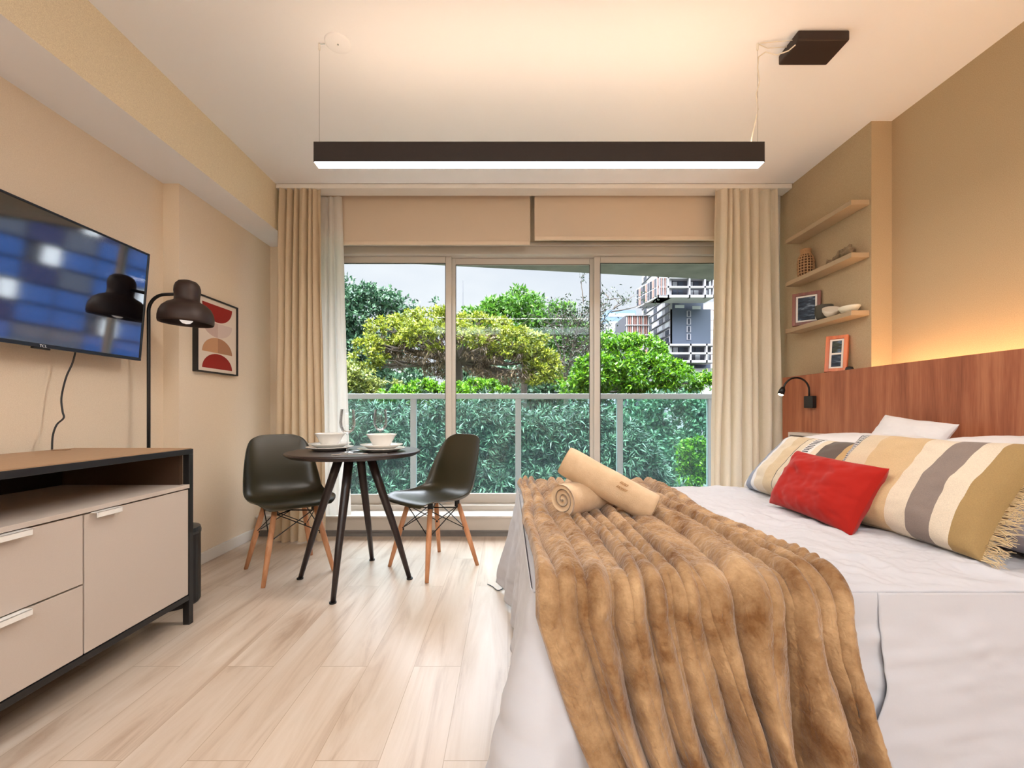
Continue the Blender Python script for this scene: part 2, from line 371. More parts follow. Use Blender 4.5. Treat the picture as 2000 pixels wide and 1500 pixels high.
MB().tube([(-.11, -.02, .033), (-.25, .0, .036)], .002, 6).tube([(-.11, .02, .036), (-.2, .03, .038), (-.25, .01, .038)], .002, 6).build('cable', M['cable'], db)
cv = thing('ceiling_cover', 'round white junction cover on the ceiling left of the bar lamp wire', 'junction cover', (-.785, 2.01, CEIL))
MB().lathe([(.001,-.006), (.052,-.006), (.058,-.003), (.059,0)], 40).build('cover_plate', M['white'], cv, smooth=True)
MB().cyl((0, 0, -.008), .004, .003, 10).build('screw', M['steel'], cv)
MB().tube([(-.06, 0, -.003), (-.09, 0, -.006)], .002, 6).build('wire', M['steel'], cv)

# ------------------------------------------------------------------ fill lights added behind the camera, out of view
for i, (x, y) in enumerate(((-.85, -1.7), (1.1, -1.7))):
    cl = thing('fill_light', ('left' if i == 0 else 'right')+' of the two added fill light panels behind the viewer', 'fill light', (x, y, CEIL-.03), group='added fill panels')
    MB().box(-.72, .72, -.42, .42, 0, .03).build('frame', M['trimw'], cl, bevel=.004)
    MB().box(-.70, .70, -.40, .40, -.004, .002).build('diffuser', emis('fill_light_glow', (.80,.90,1,1), 10), cl)

# ------------------------------------------------------------------ headboard with cove light
def wood_mat(name, c0, c1, c2, rough=.45, vert=True, sc=1.0):
    m = bpy.data.materials.new(name); m.use_nodes = True
    n = m.node_tree.nodes; l = m.node_tree.links; b = n['Principled BSDF']
    t = n.new('ShaderNodeTexCoord'); mp = n.new('ShaderNodeMapping'); mp.inputs['Scale'].default_value = (14*sc, 14*sc, .9*sc) if vert else (1.2*sc, 14*sc, 14*sc)
    g = n.new('ShaderNodeTexNoise'); g.inputs['Scale'].default_value = 1.2; g.inputs['Detail'].default_value = 8; g.inputs['Distortion'].default_value = .6
    g2 = n.new('ShaderNodeTexNoise'); g2.inputs['Scale'].default_value = 12; g2.inputs['Detail'].default_value = 4
    ad = n.new('ShaderNodeMath'); ad.operation = 'MULTIPLY_ADD'; ad.inputs[1].default_value = .35
    l.new(t.outputs['Object'], mp.inputs['Vector']); l.new(mp.outputs[0], g.inputs['Vector']); l.new(mp.outputs[0], g2.inputs['Vector'])
    l.new(g2.outputs['Fac'], ad.inputs[0]); l.new(g.outputs['Fac'], ad.inputs[2])
    r = n.new('ShaderNodeValToRGB'); e = r.color_ramp.elements
    e[0].position = .45; e[0].color = c0; e[1].position = .88; e[1].color = c2; k = e.new(.66); k.color = c1
    l.new(ad.outputs[0], r.inputs['Fac']); l.new(r.outputs['Color'], b.inputs['Base Color'])
    b.inputs['Roughness'].default_value = rough
    return m
M['walnut'] = wood_mat('walnut_veneer', S(132,72,44), S(160,92,60), S(182,116,80))
HB_H = 1.224
hb = thing('headboard', 'long reddish walnut headboard panel along the right wall', 'headboard', (2.0, 1.6, 0))
MB().box(0, .03, -1.9, 1.57, .0, HB_H).build('front_panel', M['walnut'], hb, bevel=.002)
MB().box(.03, .125, .955, 1.57, HB_H-.03, HB_H).build('ledge', M['walnut'], hb)
MB().box(.03, .125, 1.54, 1.57, 0, HB_H-.03).build('end_panel', M['walnut'], hb)
MB().box(.03, .245, -1.9, .945, HB_H-.13, HB_H-.10).build('light_trough', M['walnut'], hb)
MB().box(.12, .15, -1.85, .92, HB_H-.10, HB_H-.09).build('led_strip', emis('led_glow', (1,.62,.30,1), 20), hb)

# ------------------------------------------------------------------ wall shelves
M['shelfm'] = mat('shelf_laminate', S(182,158,128), .6, noise=(300, S(170,146,116), .2))
for zt, lab in ((2.225, 'topmost taupe wall shelf, empty, right of the window'), (1.915, 'second taupe wall shelf from the top, holding the wicker vase'), (1.574, 'lowest taupe wall shelf, holding a framed picture and bowls')):
    o = MB().box(2.02, 2.128, 2.56, 3.17, zt-.030, zt).build('wall_shelf', M['shelfm'], bevel=.003)
    tag(o, lab, 'shelf', 'wall shelves beside the window')

# ------------------------------------------------------------------ reading light
rl_ = thing('reading_light', 'small black gooseneck reading light on the walnut headboard', 'wall lamp', (2.0, 2.86, 1.04))
MB().box(-.03, .002, -.04, .04, -.04, .04).build('wall_plate', M['blackm'], rl_, bevel=.004)
arc = [(-.02, 0, .03)]
for k in range(15):
    a = PI*k/14*.95
    arc.append((-.02-.085+.085*math.cos(a)-.0*k, 0, .075+.085*math.sin(a)))
arc.append((-.20, 0, .07))
MB().tube(arc, .006, 10).build('gooseneck', M['blackm'], rl_, smooth=True)
hd = MB().tube([(-.190, 0, .098), (-.197, 0, .078), (-.207, 0, .05)], [.010, .018, .020], 16).build('lamp_head', M['blackm'], rl_, smooth=True)
MB().tube([(-.207, 0, .0502), (-.209, 0, .046)], [.016, .014], 14).build('bulb', emis('reading_glow', (1,.8,.5,1), 10), hd)
# ------------------------------------------------------------------ television
tv = thing('television', 'wall mounted flat television with glossy dark screen on the left wall', 'television', (-1.92, 1.815, 1.527), (0, math.radians(5), 0))
TW, TH = .485, .283
MB().box(-.045, -.006, -TW+.02, TW-.02, -TH+.02, TH-.02).build('back_cover', M['black'], tv, bevel=.01)
b = MB(); bz = .009
b.box(-.012, .006, -TW, TW, TH-bz, TH).box(-.012, .006, -TW, TW, -TH, -TH+.016).box(-.012, .006, -TW, -TW+bz, -TH+.016, TH-bz).box(-.012, .006, TW-bz, TW, -TH+.016, TH-bz)
b.build('bezel', mat('tv_bezel', S(40,42,46), .3, metal=.3), tv, bevel=.002)
scr = mat('tv_screen', S(6,7,12), .055, spec=1.0)
scr.node_tree.nodes['Principled BSDF'].inputs['IOR'].default_value = 2.1
MB().box(-.006, .002, -TW+bz, TW-bz, -TH+.016, TH-bz).build('screen', scr, tv)
tx = bpy.data.curves.new('logo_text', 'FONT'); tx.body = 'TCL'; tx.size = .016; tx.extrude = .0004; tx.align_x = 'CENTER'
to = bpy.data.objects.new('logo', tx); COL.objects.link(to); to.parent = tv
to.location = (.0065, 0, -TH+.002); to.rotation_euler = (PI/2, 0, PI/2); tx.materials.append(mat('logo_silver', S(235,235,235), .4))
lm = bpy.data.meshes.new_from_object(to.evaluated_get(bpy.context.evaluated_depsgraph_get())); bpy.data.objects.remove(to)
to = bpy.data.objects.new('logo', lm); COL.objects.link(to); to.parent = tv; to.location = (.0065, 0, -TH+.002); to.rotation_euler = (PI/2, 0, PI/2)
MB().box(-.010, .008, -.035, .03, -TH-.008, -TH).build('sensor_bar', M['black'], tv, bevel=.003)
MB().box(-.125, -.045, -.12, .12, -.06, .12).build('wall_bracket', M['blackm'], tv)
cd = [(-1.95, 1.965, 1.262), (-1.965, 1.965, 1.2), (-1.98, 1.95, 1.13), (-1.985, 1.935, 1.04), (-1.975, 1.93, .98), (-1.965, 1.925, .95), (-1.975, 1.905, .92), (-1.982, 1.895, .87), (-1.98, 1.89, .80)]
def smooth_pts(p, n=8):
    p = [Vector(q) for q in p]; out = []
    for i in range(len(p)-1):
        a, b_, c, d = p[max(i-1,0)], p[i], p[i+1], p[min(i+2,len(p)-1)]
        for k in range(n):
            t = k/n; out.append(.5*((2*b_)+(c-a)*t+(2*a-5*b_+4*c-d)*t*t+(3*b_-a-3*c+d)*t**3))
    out.append(p[-1]); return out
tag(MB().tube(smooth_pts(cd), .0035, 8).build('power_cord', M['black'], smooth=True), 'black power cord hanging from the television down to the sideboard', 'cord')

# ------------------------------------------------------------------ sideboard
M['taupe'] = mat('taupe_lacquer', S(202,188,176), .5, noise=(600, S(194,180,168), .25))
M['topw'] = mat('sideboard_top', S(182,146,112), .5, noise=(30, S(166,130,98), .25), aniso=(8,1,8))
M['inner'] = mat('sideboard_inside_shade', S(66,46,30), .6)  # darkened colour carries the shade inside the open shelf
SX, SB = -1.46, -2.035; SY0, SY1 = .50, 2.02
sb = thing('sideboard', 'long taupe sideboard with black frame, drawers and open shelf below the television', 'sideboard', (0, 0, 0))
f = MB(); t = .026
f.box(SX-.03, SX, SY0, SY1, .782, .806)                          # top front rail
f.box(SX-.03, SX, SY1-t, SY1, 0, .782).box(SX-.03, SX, SY0, SY0+t, 0, .782)
f.box(SB, SB+.03, SY1-t, SY1, 0, .806).box(SB, SB+.03, SY0, SY0+t, 0, .806)
f.box(SX-.03, SX, SY0+t, SY1-t, .115, .138).box(SB+.03, SX-.03, SY1-t, SY1, .782, .806).box(SB+.03, SX-.03, SY1-t, SY1, .115, .138)
f.box(SB+.03, SX-.03, SY0, SY0+t, .782, .806).box(SB+.03, SX-.03, SY0, SY0+t, .115, .138)
f.build('frame', M['black'], sb, bevel=.0015)
MB().box(SB+.03, SX-.004, SY0+t, SY1-t+.02, .796, .810).build('top_board', M['topw'], sb)
c = MB(); c.box(SB, SX-.03, SY0+t, SY1-t, .138, .150)
c.box(SB+.012, SX-.03, SY1-t-.02, SY1-t, .15, .796).box(SB+.012, SX-.03, SY0+t, SY0+t+.02, .15, .796)
c.build('carcass', M['inner'], sb)
MB().box(SB, SB+.012, SY0+t, SY1-t, .15, .796).build('back_panel', M['black'], sb)
MB().box(SB+.012, SX+.002, SY0+t, SY1-t, .628, .645).build('open_shelf', M['taupe'], sb, bevel=.001)
def handle(y0, y1, z, par):
    MB().box(SX-.004, SX+.022, y0, y1, z, z+.003).box(SX+.019, SX+.022, y0, y1, z-.016, z+.003).build('handle', M['porcelain'], par, bevel=.001)
d = MB().box(SX-.022, SX-.002, 1.503, SY1-t-.004, .142, .622).build('door', M['taupe'], sb, bevel=.001); handle(1.525, 1.625, .622, d)
for z0, z1 in ((.386, .622), (.142, .380)):
    d = MB().box(SX-.022, SX-.002, 1.003, 1.497, z0, z1).build('drawer', M['taupe'], sb, bevel=.001); handle(1.19, 1.318, z1, d)
d = MB().box(SX-.022, SX-.002, SY0+t+.004, .997, .142, .622).build('door', M['taupe'], sb, bevel=.001)
MB().lathe([(.03,.0005), (.032,.003), (.022,.003), (.021,-.004)], 24, (-1.95, 1.90, .810)).build('cable_grommet', M['topw'], sb)

# ------------------------------------------------------------------ floor lamp
M['lampbrown'] = mat('lamp_brown', S(52,36,30), .5, metal=.15)
fl = thing('floor_lamp', 'dark floor lamp with arched pole and bell shade behind the sideboard', 'floor lamp', (-1.94, 2.35, 0))
MB().lathe([(.001,.012), (.10,.012), (.105,.006), (.105,0), (.001,0)], 36).build('base', M['blackm'], fl, smooth=False)
p = [(0,0,.01), (0,0,1.0), (0,0,1.52)]
for k in range(1, 11):
    a = PI/2*k/10; p.append((.09-.09*math.cos(a), 0, 1.52+.09*math.sin(a)))
p.append((.150, 0, 1.612))
MB().tube(p, .0085, 12).build('pole', M['blackm'], fl, smooth=True)
pr = [(.124,0), (.127,.012), (.127,.035), (.122,.060), (.110,.085), (.088,.106), (.064,.118), (.058,.124), (.058,.150), (.061,.172), (.060,.194), (.054,.212), (.042,.226), (.022,.233), (.001,.235)]
sh = MB().lathe(pr, 40, (0,0,0)).build('lamp_shade', M['lampbrown'], fl, smooth=True, solid=.002, loc=(.203, 0, 1.452), rot=(0, math.radians(2), 0))
MB().lathe([(.001,.0), (.018,.004), (.029,.016), (.032,.032), (.028,.05), (.016,.07), (.014,.1)], 24, (0,0,-.002)).build('bulb', mat('bulb_glass', S(225,220,215), .3, emit=((1,.95,.9,1), .25)), sh, smooth=True)

# ------------------------------------------------------------------ waste bin
wb = thing('waste_bin', 'black round waste bin on the floor behind the sideboard', 'waste bin', (-1.71, 2.22, 0))
MB().lathe([(.001,0), (.112,0), (.118,.01), (.118,.35), (.114,.352)], 40).build('bin_body', M['blackm'], wb, smooth=False)
MB().lathe([(.120,.352), (.121,.365), (.116,.384), (.001,.390)], 40).build('lid', mat('bin_lid', S(40,42,44), .4), wb, smooth=False)

# ------------------------------------------------------------------ framed print
pf = thing('framed_print', 'black framed print of red and tan half circles on the left wall', 'framed print', (XLF, 2.915, 1.475))
a, h = .205, .245
MB().box(0, .032, -a, -a+.009, -h, h).box(0, .032, a-.009, a, -h, h).box(0, .032, -a+.009, a-.009, h-.009, h).box(0, .032, -a+.009, a-.009, -h, -h+.009).build('frame', M['black'], pf)
MB().box(.004, .022, -a+.009, a-.009, -h+.009, h-.009).build('print_paper', mat('print_paper', S(232,216,200), .7), pf)
def half(cy, cz, r, rz, up, m, half_=None):
    mb = MB(); n = 28; x = .0226
    ang = [PI*k/n for k in range(n+1)]
    if half_ == 'l': ang = [PI/2+PI/2*k/14 for k in range(15)]
    if half_ == 'r': ang = [PI/2*k/14 for k in range(15)]
    v = [(x, cy, cz)]+[(x, cy+r*math.cos(t_), cz+(1 if up else -1)*rz*math.sin(t_)) for t_ in ang]
    v += [(q[0]-.0008, q[1], q[2]) for q in v]; k = len(ang)+1
    mb.add(v, [(0,i,i+1) for i in range(1, k-1)]+[(i,i+k,i+1+k,i+1) for i in range(k-1)]+[(0,k,2*k-1,k-1)])
    return mb.build('half_circle', m, pf)
MR = mat('print_red', S(150,30,20), .7); MT1 = mat('print_rose', S(206,178,168), .7); MT2 = mat('print_rose_light', S(218,196,186), .7)
MO1 = mat('print_tan', S(176,128,96), .7); MO2 = mat('print_tan_light', S(200,150,112), .7)
half(-.0, .208, .150, .112, False, MR)
half(-.0, .090, .150, .095, False, MT1, 'l'); half(-.0, .090, .150, .095, False, MT2, 'r')
half(-.0, -.108, .150, .100, True, MO1, 'r'); half(-.0, -.108, .150, .100, True, MO2, 'l')
half(-.0, -.214, .150, .100, True, MR)

# ------------------------------------------------------------------ dining chairs
M['shell'] = mat('olive_shell', S(48,43,26), .32, spec=.55)
M['beech'] = wood_mat('beech_dowel', S(186,122,80), S(204,142,98), S(216,158,116), .5, True, 2)
def shell_mesh():
    # rows: (forward y, height z, half width, side curl up, side curl forward)
    R = [(.232,.418,.170,.004,0), (.228,.432,.196,.006,0), (.20,.443,.215,.012,0), (.15,.440,.226,.022,0), (.08,.428,.232,.032,0), (.0,.418,.234,.042,.0),
         (-.07,.418,.234,.052,.012), (-.125,.430,.233,.055,.03), (-.165,.458,.231,.048,.055), (-.190,.500,.229,.03,.07), (-.205,.550,.226,.015,.07), (-.218,.61,.219,.006,.062),
         (-.232,.67,.209,.0,.052), (-.247,.73,.196,.0,.040), (-.262,.785,.178,.0,.028), (-.270,.812,.158,.0,.020), (-.273,.826,.120,.0,.014)]
    nv = 17; P = np.zeros((len(R), nv, 3))
    for i, (y, z, w_, cu, cf) in enumerate(R):
        for j in range(nv):
            s = -1+2*j/(nv-1); x = w_*math.sin(s*PI/2*.92)/math.sin(PI/2*.92)
            k = abs(s)**2.6
            P[i, j] = (x, y+cf*k+(-.01*abs(s)**2 if i < 3 else 0), z+cu*k-(.010*abs(s)**3 if i > 13 else 0))
    return MB().grid(P, flip=True)
ch = thing('dining_chair', 'x', 'chair', (-1.35, 2.69, 0), group='olive shell chairs at the round table')
shell_mesh().build('seat_shell', M['shell'], ch, smooth=True, solid=-.006, subd=2)
top = [(-.115,.115), (.115,.115), (.115,-.105), (-.115,-.105)]; ft = [(-.195,.198), (.195,.198), (.195,-.195), (-.195,-.195)]
for (x, y), (fx, fy) in zip(top, ft):
    MB().tube([(x,y,.395), (x+(fx-x)*.5, y+(fy-y)*.5, .2), (fx,fy,.0)], [.0150,.0165,.0115], 14).build('leg', M['beech'], ch, smooth=True)
st = MB()
def on(i, z):
    x, y = top[i]; fx, fy = ft[i]; k = (.395-z)/.395; return Vector((x+(fx-x)*k, y+(fy-y)*k, z))
for i in range(4):
    j = (i+1) % 4
    st.tube([on(i, .385), on(j, .235)], .0032, 6).tube([on(j, .385), on(i, .235)], .0032, 6)
for i in range(4): st.tube([on(i, .37), on((i+2) % 4, .37)], .004, 6)
st.build('wire_bracing', M['blackm'], ch)
for i in range(4):
    p = on(i, .385); MB().cyl((p.x*.93, p.y*.93, .378), .016, .048, 12).build('bracket', M['blackm'], ch)
    q = on(i, .235); MB().cyl((q.x*.92, q.y*.92, .229), .006, .012, 10).build('leg_bolt', M['blackm'], ch)
ch.rotation_euler.z = math.radians(-90-45-0)+PI/1*0
c2 = copy_tree(ch); 
ch.location = (-1.35, 2.69, 0); ch.rotation_euler.z = math.radians(-137)
c2.location = (-.47, 2.76, 0); c2.rotation_euler.z = math.radians(137)
ch['label'] = 'olive shell chair with wooden dowel legs left of the round table'
c2['label'] = 'olive shell chair with wooden dowel legs between the round table and the bed'

# ------------------------------------------------------------------ round table and tableware
M['wenge'] = mat('dark_table_wood', S(44,31,29), .36, noise=(20, S(32,22,21), .25), aniso=(1,8,8))
TX, TY, TZ = -.893, 2.54, .75
tb = thing('round_table', 'round dark wood table with four splayed legs by the window', 'table', (TX, TY, 0))
MB().lathe([(.001,TZ), (.366,TZ), (.372,TZ-.003), (.374,TZ-.010), (.352,TZ-.026), (.001,TZ-.026)], 96).build('tabletop', M['wenge'], tb, smooth=False, bevel=.001)
for k, (dx_, dy_) in enumerate(((-1,0),(1,0),(0,-1),(0,1))):
    rr = [.026, .024, .019, .013]; pts = [(dx_*r_, dy_*r_, z_) for r_, z_ in ((.085,.727), (.145,.55), (.24,.27), (.318,.008))]
    lg = MB().tube(pts, rr, 14).build('leg', M['wenge'], tb, smooth=True)
    MB().cyl((dx_*.320, dy_*.320, 0), .018, .008, 16).build('foot_pad', M['blackm'], lg)

def place_setting(x, y, who):
    z = TZ
    o = MB().lathe([(.001,.004), (.075,.004), (.08,0), (.088,.002), (.122,.016), (.133,.019), (.133,.022), (.122,.021), (.086,.009), (.001,.008)], 56, (0,0,0)).build('dinner_plate', M['porcelain'], loc=(x, y, z), smooth=True)
    tag(o, 'white dinner plate at the bottom of the '+who+' stack on the round table', 'plate', 'dinner plates')
    o = MB().lathe([(.001,.004), (.055,.004), (.06,0), (.07,.001), (.098,.018), (.118,.026), (.119,.029), (.098,.024), (.066,.009), (.001,.008)], 56).build('soup_plate', M['porcelain'], loc=(x, y, z+.0125), smooth=True)
    tag(o, 'white soup plate in the middle of the '+who+' stack on the round table', 'plate', 'soup plates')
    o = MB().lathe([(.001,.003), (.038,.003), (.04,0), (.046,.002), (.056,.025), (.070,.052), (.083,.070), (.086,.074), (.083,.075), (.066,.053), (.050,.026), (.040,.008), (.001,.007)], 56).build('bowl', M['porcelain'], loc=(x, y, z+.024), smooth=True)
    tag(o, 'white bowl on top of the '+who+' plate stack on the round table', 'bowl', 'bowls')
place_setting(-1.055, 2.58, 'left'); place_setting(-.725, 2.50, 'right')
wg = glass_mat('wine_glass', (.98,.985,.985,1), .9, haze=.04)
_n = wg.node_tree.nodes; _l = wg.node_tree.links                        # whitish diffuse at glancing angles paints in the bright rim highlights
_lw = _n.new('ShaderNodeLayerWeight'); _lw.inputs['Blend'].default_value = .5
_pw = _n.new('ShaderNodeMath'); _pw.operation = 'POWER'; _pw.inputs[1].default_value = 3.5; _l.new(_lw.outputs['Facing'], _pw.inputs[0])
_mu = _n.new('ShaderNodeMath'); _mu.operation = 'MULTIPLY'; _mu.inputs[1].default_value = .55; _l.new(_pw.outputs[0], _mu.inputs[0])
_mx = [q for q in _n if q.type == 'MIX_SHADER' and q.outputs[0].links and q.outputs[0].links[0].to_node.type == 'OUTPUT_MATERIAL'][0]
_l.new(_mu.outputs[0], _mx.inputs[0])
glasses = []
g0 = thing('wine_glass', 'clear wine glass in front of the left plate stack', 'wine glass', (-.885, 2.40, TZ), group='wine glasses')
MB().lathe([(.001,.004), (.012,.004), (.034,.0015), (.035,0), (.001,0)], 36).build('foot', wg, g0, smooth=True)
MB().tube([(0,0,.003), (0,0,.05), (0,0,.095), (0,0,.105)], [.006,.0038,.0042,.007], 14).build('stem', wg, g0, smooth=True)
MB().lathe([(.004,.104), (.018,.110), (.032,.124), (.040,.146), (.0425,.168), (.040,.198), (.036,.240), (.0355,.2408)], 40).build('glass_bowl', wg, g0, smooth=True)
g1 = copy_tree(g0); g1.location = (-.80, 2.73, TZ); g1['label'] = 'clear wine glass behind the right plate stack'
ck = thing('fork', 'steel fork lying between the plates on the round table', 'fork', (-.865, 2.47, TZ+.002), (0,0,math.radians(70)), group='cutlery')
m_ = MB(); m_.tube([(-.09,0,0), (.03,0,.001)], [.004,.0025], 8).box(.03,.055,-.010,.010,0,.0025)
for k in range(4): m_.box(.055,.09,-.010+.0057*k,-.010+.0057*k+.003,0,.0025)
m_.build('fork_body', M['steel'], ck)
kn = thing('knife', 'steel knife lying in front of the right plate stack', 'knife', (-.745, 2.315, TZ+.002), (0,0,math.radians(12)), group='cutlery')
MB().tube([(-.10,0,0), (.0,0,0)], [.005,.004], 8).box(0,.10,-.009,.007,-.001,.001).build('knife_body', M['steel'], kn)
sp = thing('spoon', 'steel spoon lying beside the front wine glass', 'spoon', (-.84, 2.30, TZ+.002), (0,0,math.radians(35)), group='cutlery')
m_ = MB(); m_.tube([(-.09,0,0), (.04,0,.001)], [.004,.0025], 8)
V = [(.065+.026*math.cos(a_), .018*math.sin(a_), .002) for a_ in np.linspace(0, 2*PI, 17)[:-1]]
m_.add(V+[(.065,0,-.001)], [(i,(i+1)%16,16) for i in range(16)]); m_.build('spoon_body', M['steel'], sp)
# ------------------------------------------------------------------ bed
BT = .557; BX0, BX1, BY0, BY1 = .065, 1.985, 1.05, 2.44
M['cotton'] = mat('white_cotton', S(200,198,202), .85, spec=.15, sheen=.15, bump=(45, .12, .004))
M['skirt'] = mat('sheet_side_cotton', S(200,198,202), .85, spec=.15, bump=(30, .10, .004), trans=.06)
M['mattress'] = mat('bed_base_grey', S(150,142,142), .9, bump=(300,.2,.001))
bd = thing('bed', 'low double bed against the walnut headboard, mostly hidden by its sheet', 'bed', ((BX0+BX1)/2, (BY0+BY1)/2, 0))
cx, cy = (BX0+BX1)/2, (BY0+BY1)/2; hx, hy = (BX1-BX0)/2, (BY1-BY0)/2
MB().box(-hx+.03, hx, -hy+.03, hy-.03, .06, .32).build('bed_base', M['mattress'], bd, bevel=.01)
MB().box(-hx+.02, hx, -hy+.02, hy-.02, .32, BT-.012).build('mattress', M['mattress'], bd, bevel=.03, seg=4)
for x in (-hx+.1, hx-.1):
    for y in (-hy+.1, hy-.1): MB().cyl((x, y, 0), .025, .06, 14).build('leg', M['black'], bd)
# sheet: top and hanging skirts in one cloth
V = []; Q = []
def addgrid(P):
    global V, Q
    k = sum(len(a) for a in V); nu, nv = P.shape[:2]; V.append(P.reshape(-1, 3)); Q.append(gridquads(nu, nv)+k)
nu, nv = 420, 320
X = np.linspace(BX0-.005, BX1, nu)[:, None]+np.zeros((1, nv)); Y = np.linspace(BY0-.008, BY1+.008, nv)[None, :]+np.zeros((nu, 1))
wr = .008*fbm(X*7+2*Y, Y*11, 20, 4) + .003*fbm(X*38+9*Y, Y*30-8*X, 28, 2) + .016*np.maximum(0, vnoise(X*16+Y*9, Y*5-X*3, 24))**2 + .006*np.abs(vnoise(X*9-Y*14, X*4+Y*5, 27))
ed = np.minimum(np.minimum(X-BX0+.005, Y-BY0+.008), BY1+.008-Y); ed = np.clip(ed/.03, 0, 1)
Z = BT+wr*ed - .010*(1-ed)**2
addgrid(np.stack([X, Y, Z], -1))
def skirt(path, zb, flare, seed, nf, amp, nv=90, edge=0, base=.004):
    """path: list of (x, y, nx, ny); hangs from the bed top"""
    P = np.array(path); n = len(P); L = np.concatenate([[0], np.cumsum(np.hypot(np.diff(P[:,0]), np.diff(P[:,1])))])
    s = L[:, None]; t = np.linspace(0, 1, nv)[None, :]
    fl = np.array([flare(v) for v in L])[:, None]
    bt = np.array([zb(v) for v in L])[:, None]
    k = np.clip(t, 0, 1)
    off = base+fl*k**1.2 + amp(L)[:, None]*(np.sin(s*nf+1.2*vnoise(s*3, t, seed))*.5+.5)*k**.8 + .007*fbm(s*6, t*5, seed+3, 3)*np.minimum(1, t*6) + .004*np.maximum(0, vnoise(s*3+t*5, t*14-s*4, seed+7))
    off = off + .006*(1-np.clip(t*14, 0, 1))*0
    z = (BT-.009)*(1-t)+bt*t
    wob = edge*np.clip((s-L[-1]+.15)/.15, 0, 1)*vnoise(t*5+0*s, 0*s+0*t+2, seed+9)*t
    addgrid(np.stack([P[:,0][:,None]+wob+P[:,2][:,None]*off, P[:,1][:,None]+P[:,3][:,None]*off, z+0*off], -1))
XS = .880
near_r = [(x, BY0-.008, 0, -1) for x in np.linspace(BX1, XS, 160)]
skirt(near_r, lambda s: .03, lambda s: .030, 31, 3.0, lambda L: .006+0*L, edge=.03, base=.007)
path = [(x, BY0-.008, 0, -1) for x in np.linspace(XS+.02, BX0+.03, 120)]
for k in range(1, 30):
    a = -PI/2-PI/2*k/30; path.append((BX0+.025+.03*math.cos(a), BY0+.022+.03*math.sin(a), math.cos(a), math.sin(a)))
path += [(BX0-.005, y, -1, 0) for y in np.linspace(BY0+.025, BY1+.005, 240)]
Lc = XS+.02-BX0
def fl2(s):
    c = math.exp(-((s-Lc-.02)/.16)**2)*.11 + math.exp(-((s-Lc-.34)/.07)**2)*.035
    far = max(0, (s-(Lc+1.05))/.36); return .012+c+.10*far
def zb2(s):
    return .03 if s < Lc+.1 else (.03+.05*min(1, (s-Lc-.1)/.15) if s < Lc+.5 else .05-.03*min(1, (s-Lc-.5)/.6))
skirt(path, zb2, fl2, 41, 26, lambda L: np.where(L < Lc-.15, .002, .028)+.0*L)
far_p = [(x, BY1+.008, 0, 1) for x in np.linspace(BX0, BX1, 60)]
skirt(far_p, lambda s: .03, lambda s: .02, 51, 8, lambda L: .01+0*L, 20)
sh_ = raw('bed_sheet', np.concatenate(V), np.concatenate(Q), M['cotton'], smooth=True)
tag(sh_, 'white cotton sheet covering the bed and hanging to the floor', 'bed sheet')
sm = sh_.modifiers.new('solid', 'SOLIDIFY'); sm.thickness = .002; sm.offset = 1

# string on the floor at the far foot corner of the sheet
tag(MB().tube(smooth_pts([(-.115,2.455,.004), (-.085,2.42,.004), (-.055,2.37,.004), (-.02,2.40,.005), (.01,2.44,.006)]), .0025, 6).build('string', M['black']), 'thin dark string on the floor at the far corner of the sheet', 'string')

# ------------------------------------------------------------------ fur throw
def fur_mat():
    m = mat('fur_throw', S(176,134,86), .95, spec=.05, sheen=.35)
    n = m.node_tree.nodes; l = m.node_tree.links; b = n['Principled BSDF']
    t = n.new('ShaderNodeTexCoord')
    z = n.new('ShaderNodeTexNoise'); z.inputs['Scale'].default_value = 9; z.inputs['Detail'].default_value = 8; z.inputs['Roughness'].default_value = .65
    r = n.new('ShaderNodeValToRGB'); e = r.color_ramp.elements
    e[0].position = .33; e[0].color = S(122,84,50); e[1].position = .68; e[1].color = S(194,158,118)
    l.new(t.outputs['Object'], z.inputs['Vector']); l.new(z.outputs['Fac'], r.inputs['Fac']); l.new(r.outputs['Color'], b.inputs['Base Color'])
    f1 = n.new('ShaderNodeTexNoise'); f1.inputs['Scale'].default_value = 170; f1.inputs['Detail'].default_value = 4
    f2 = n.new('ShaderNodeTexNoise'); f2.inputs['Scale'].default_value = 32; f2.inputs['Detail'].default_value = 6; f2.inputs['Distortion'].default_value = 1.2
    for q in (f1, f2): l.new(t.outputs['Object'], q.inputs['Vector'])
    p1 = n.new('ShaderNodeBump'); p1.inputs['Strength'].default_value = .45; p1.inputs['Distance'].default_value = .003
    p2 = n.new('ShaderNodeBump'); p2.inputs['Strength'].default_value = .5; p2.inputs['Distance'].default_value = .012
    l.new(f2.outputs['Fac'], p2.inputs['Height']); l.new(p2.outputs[0], p1.inputs['Normal']); l.new(f1.outputs['Fac'], p1.inputs['Height']); l.new(p1.outputs[0], b.inputs['Normal'])
    return m
M['fur'] = fur_mat()
nu, nv = 620, 640
u = np.linspace(0, 1, nu)[:, None]; 
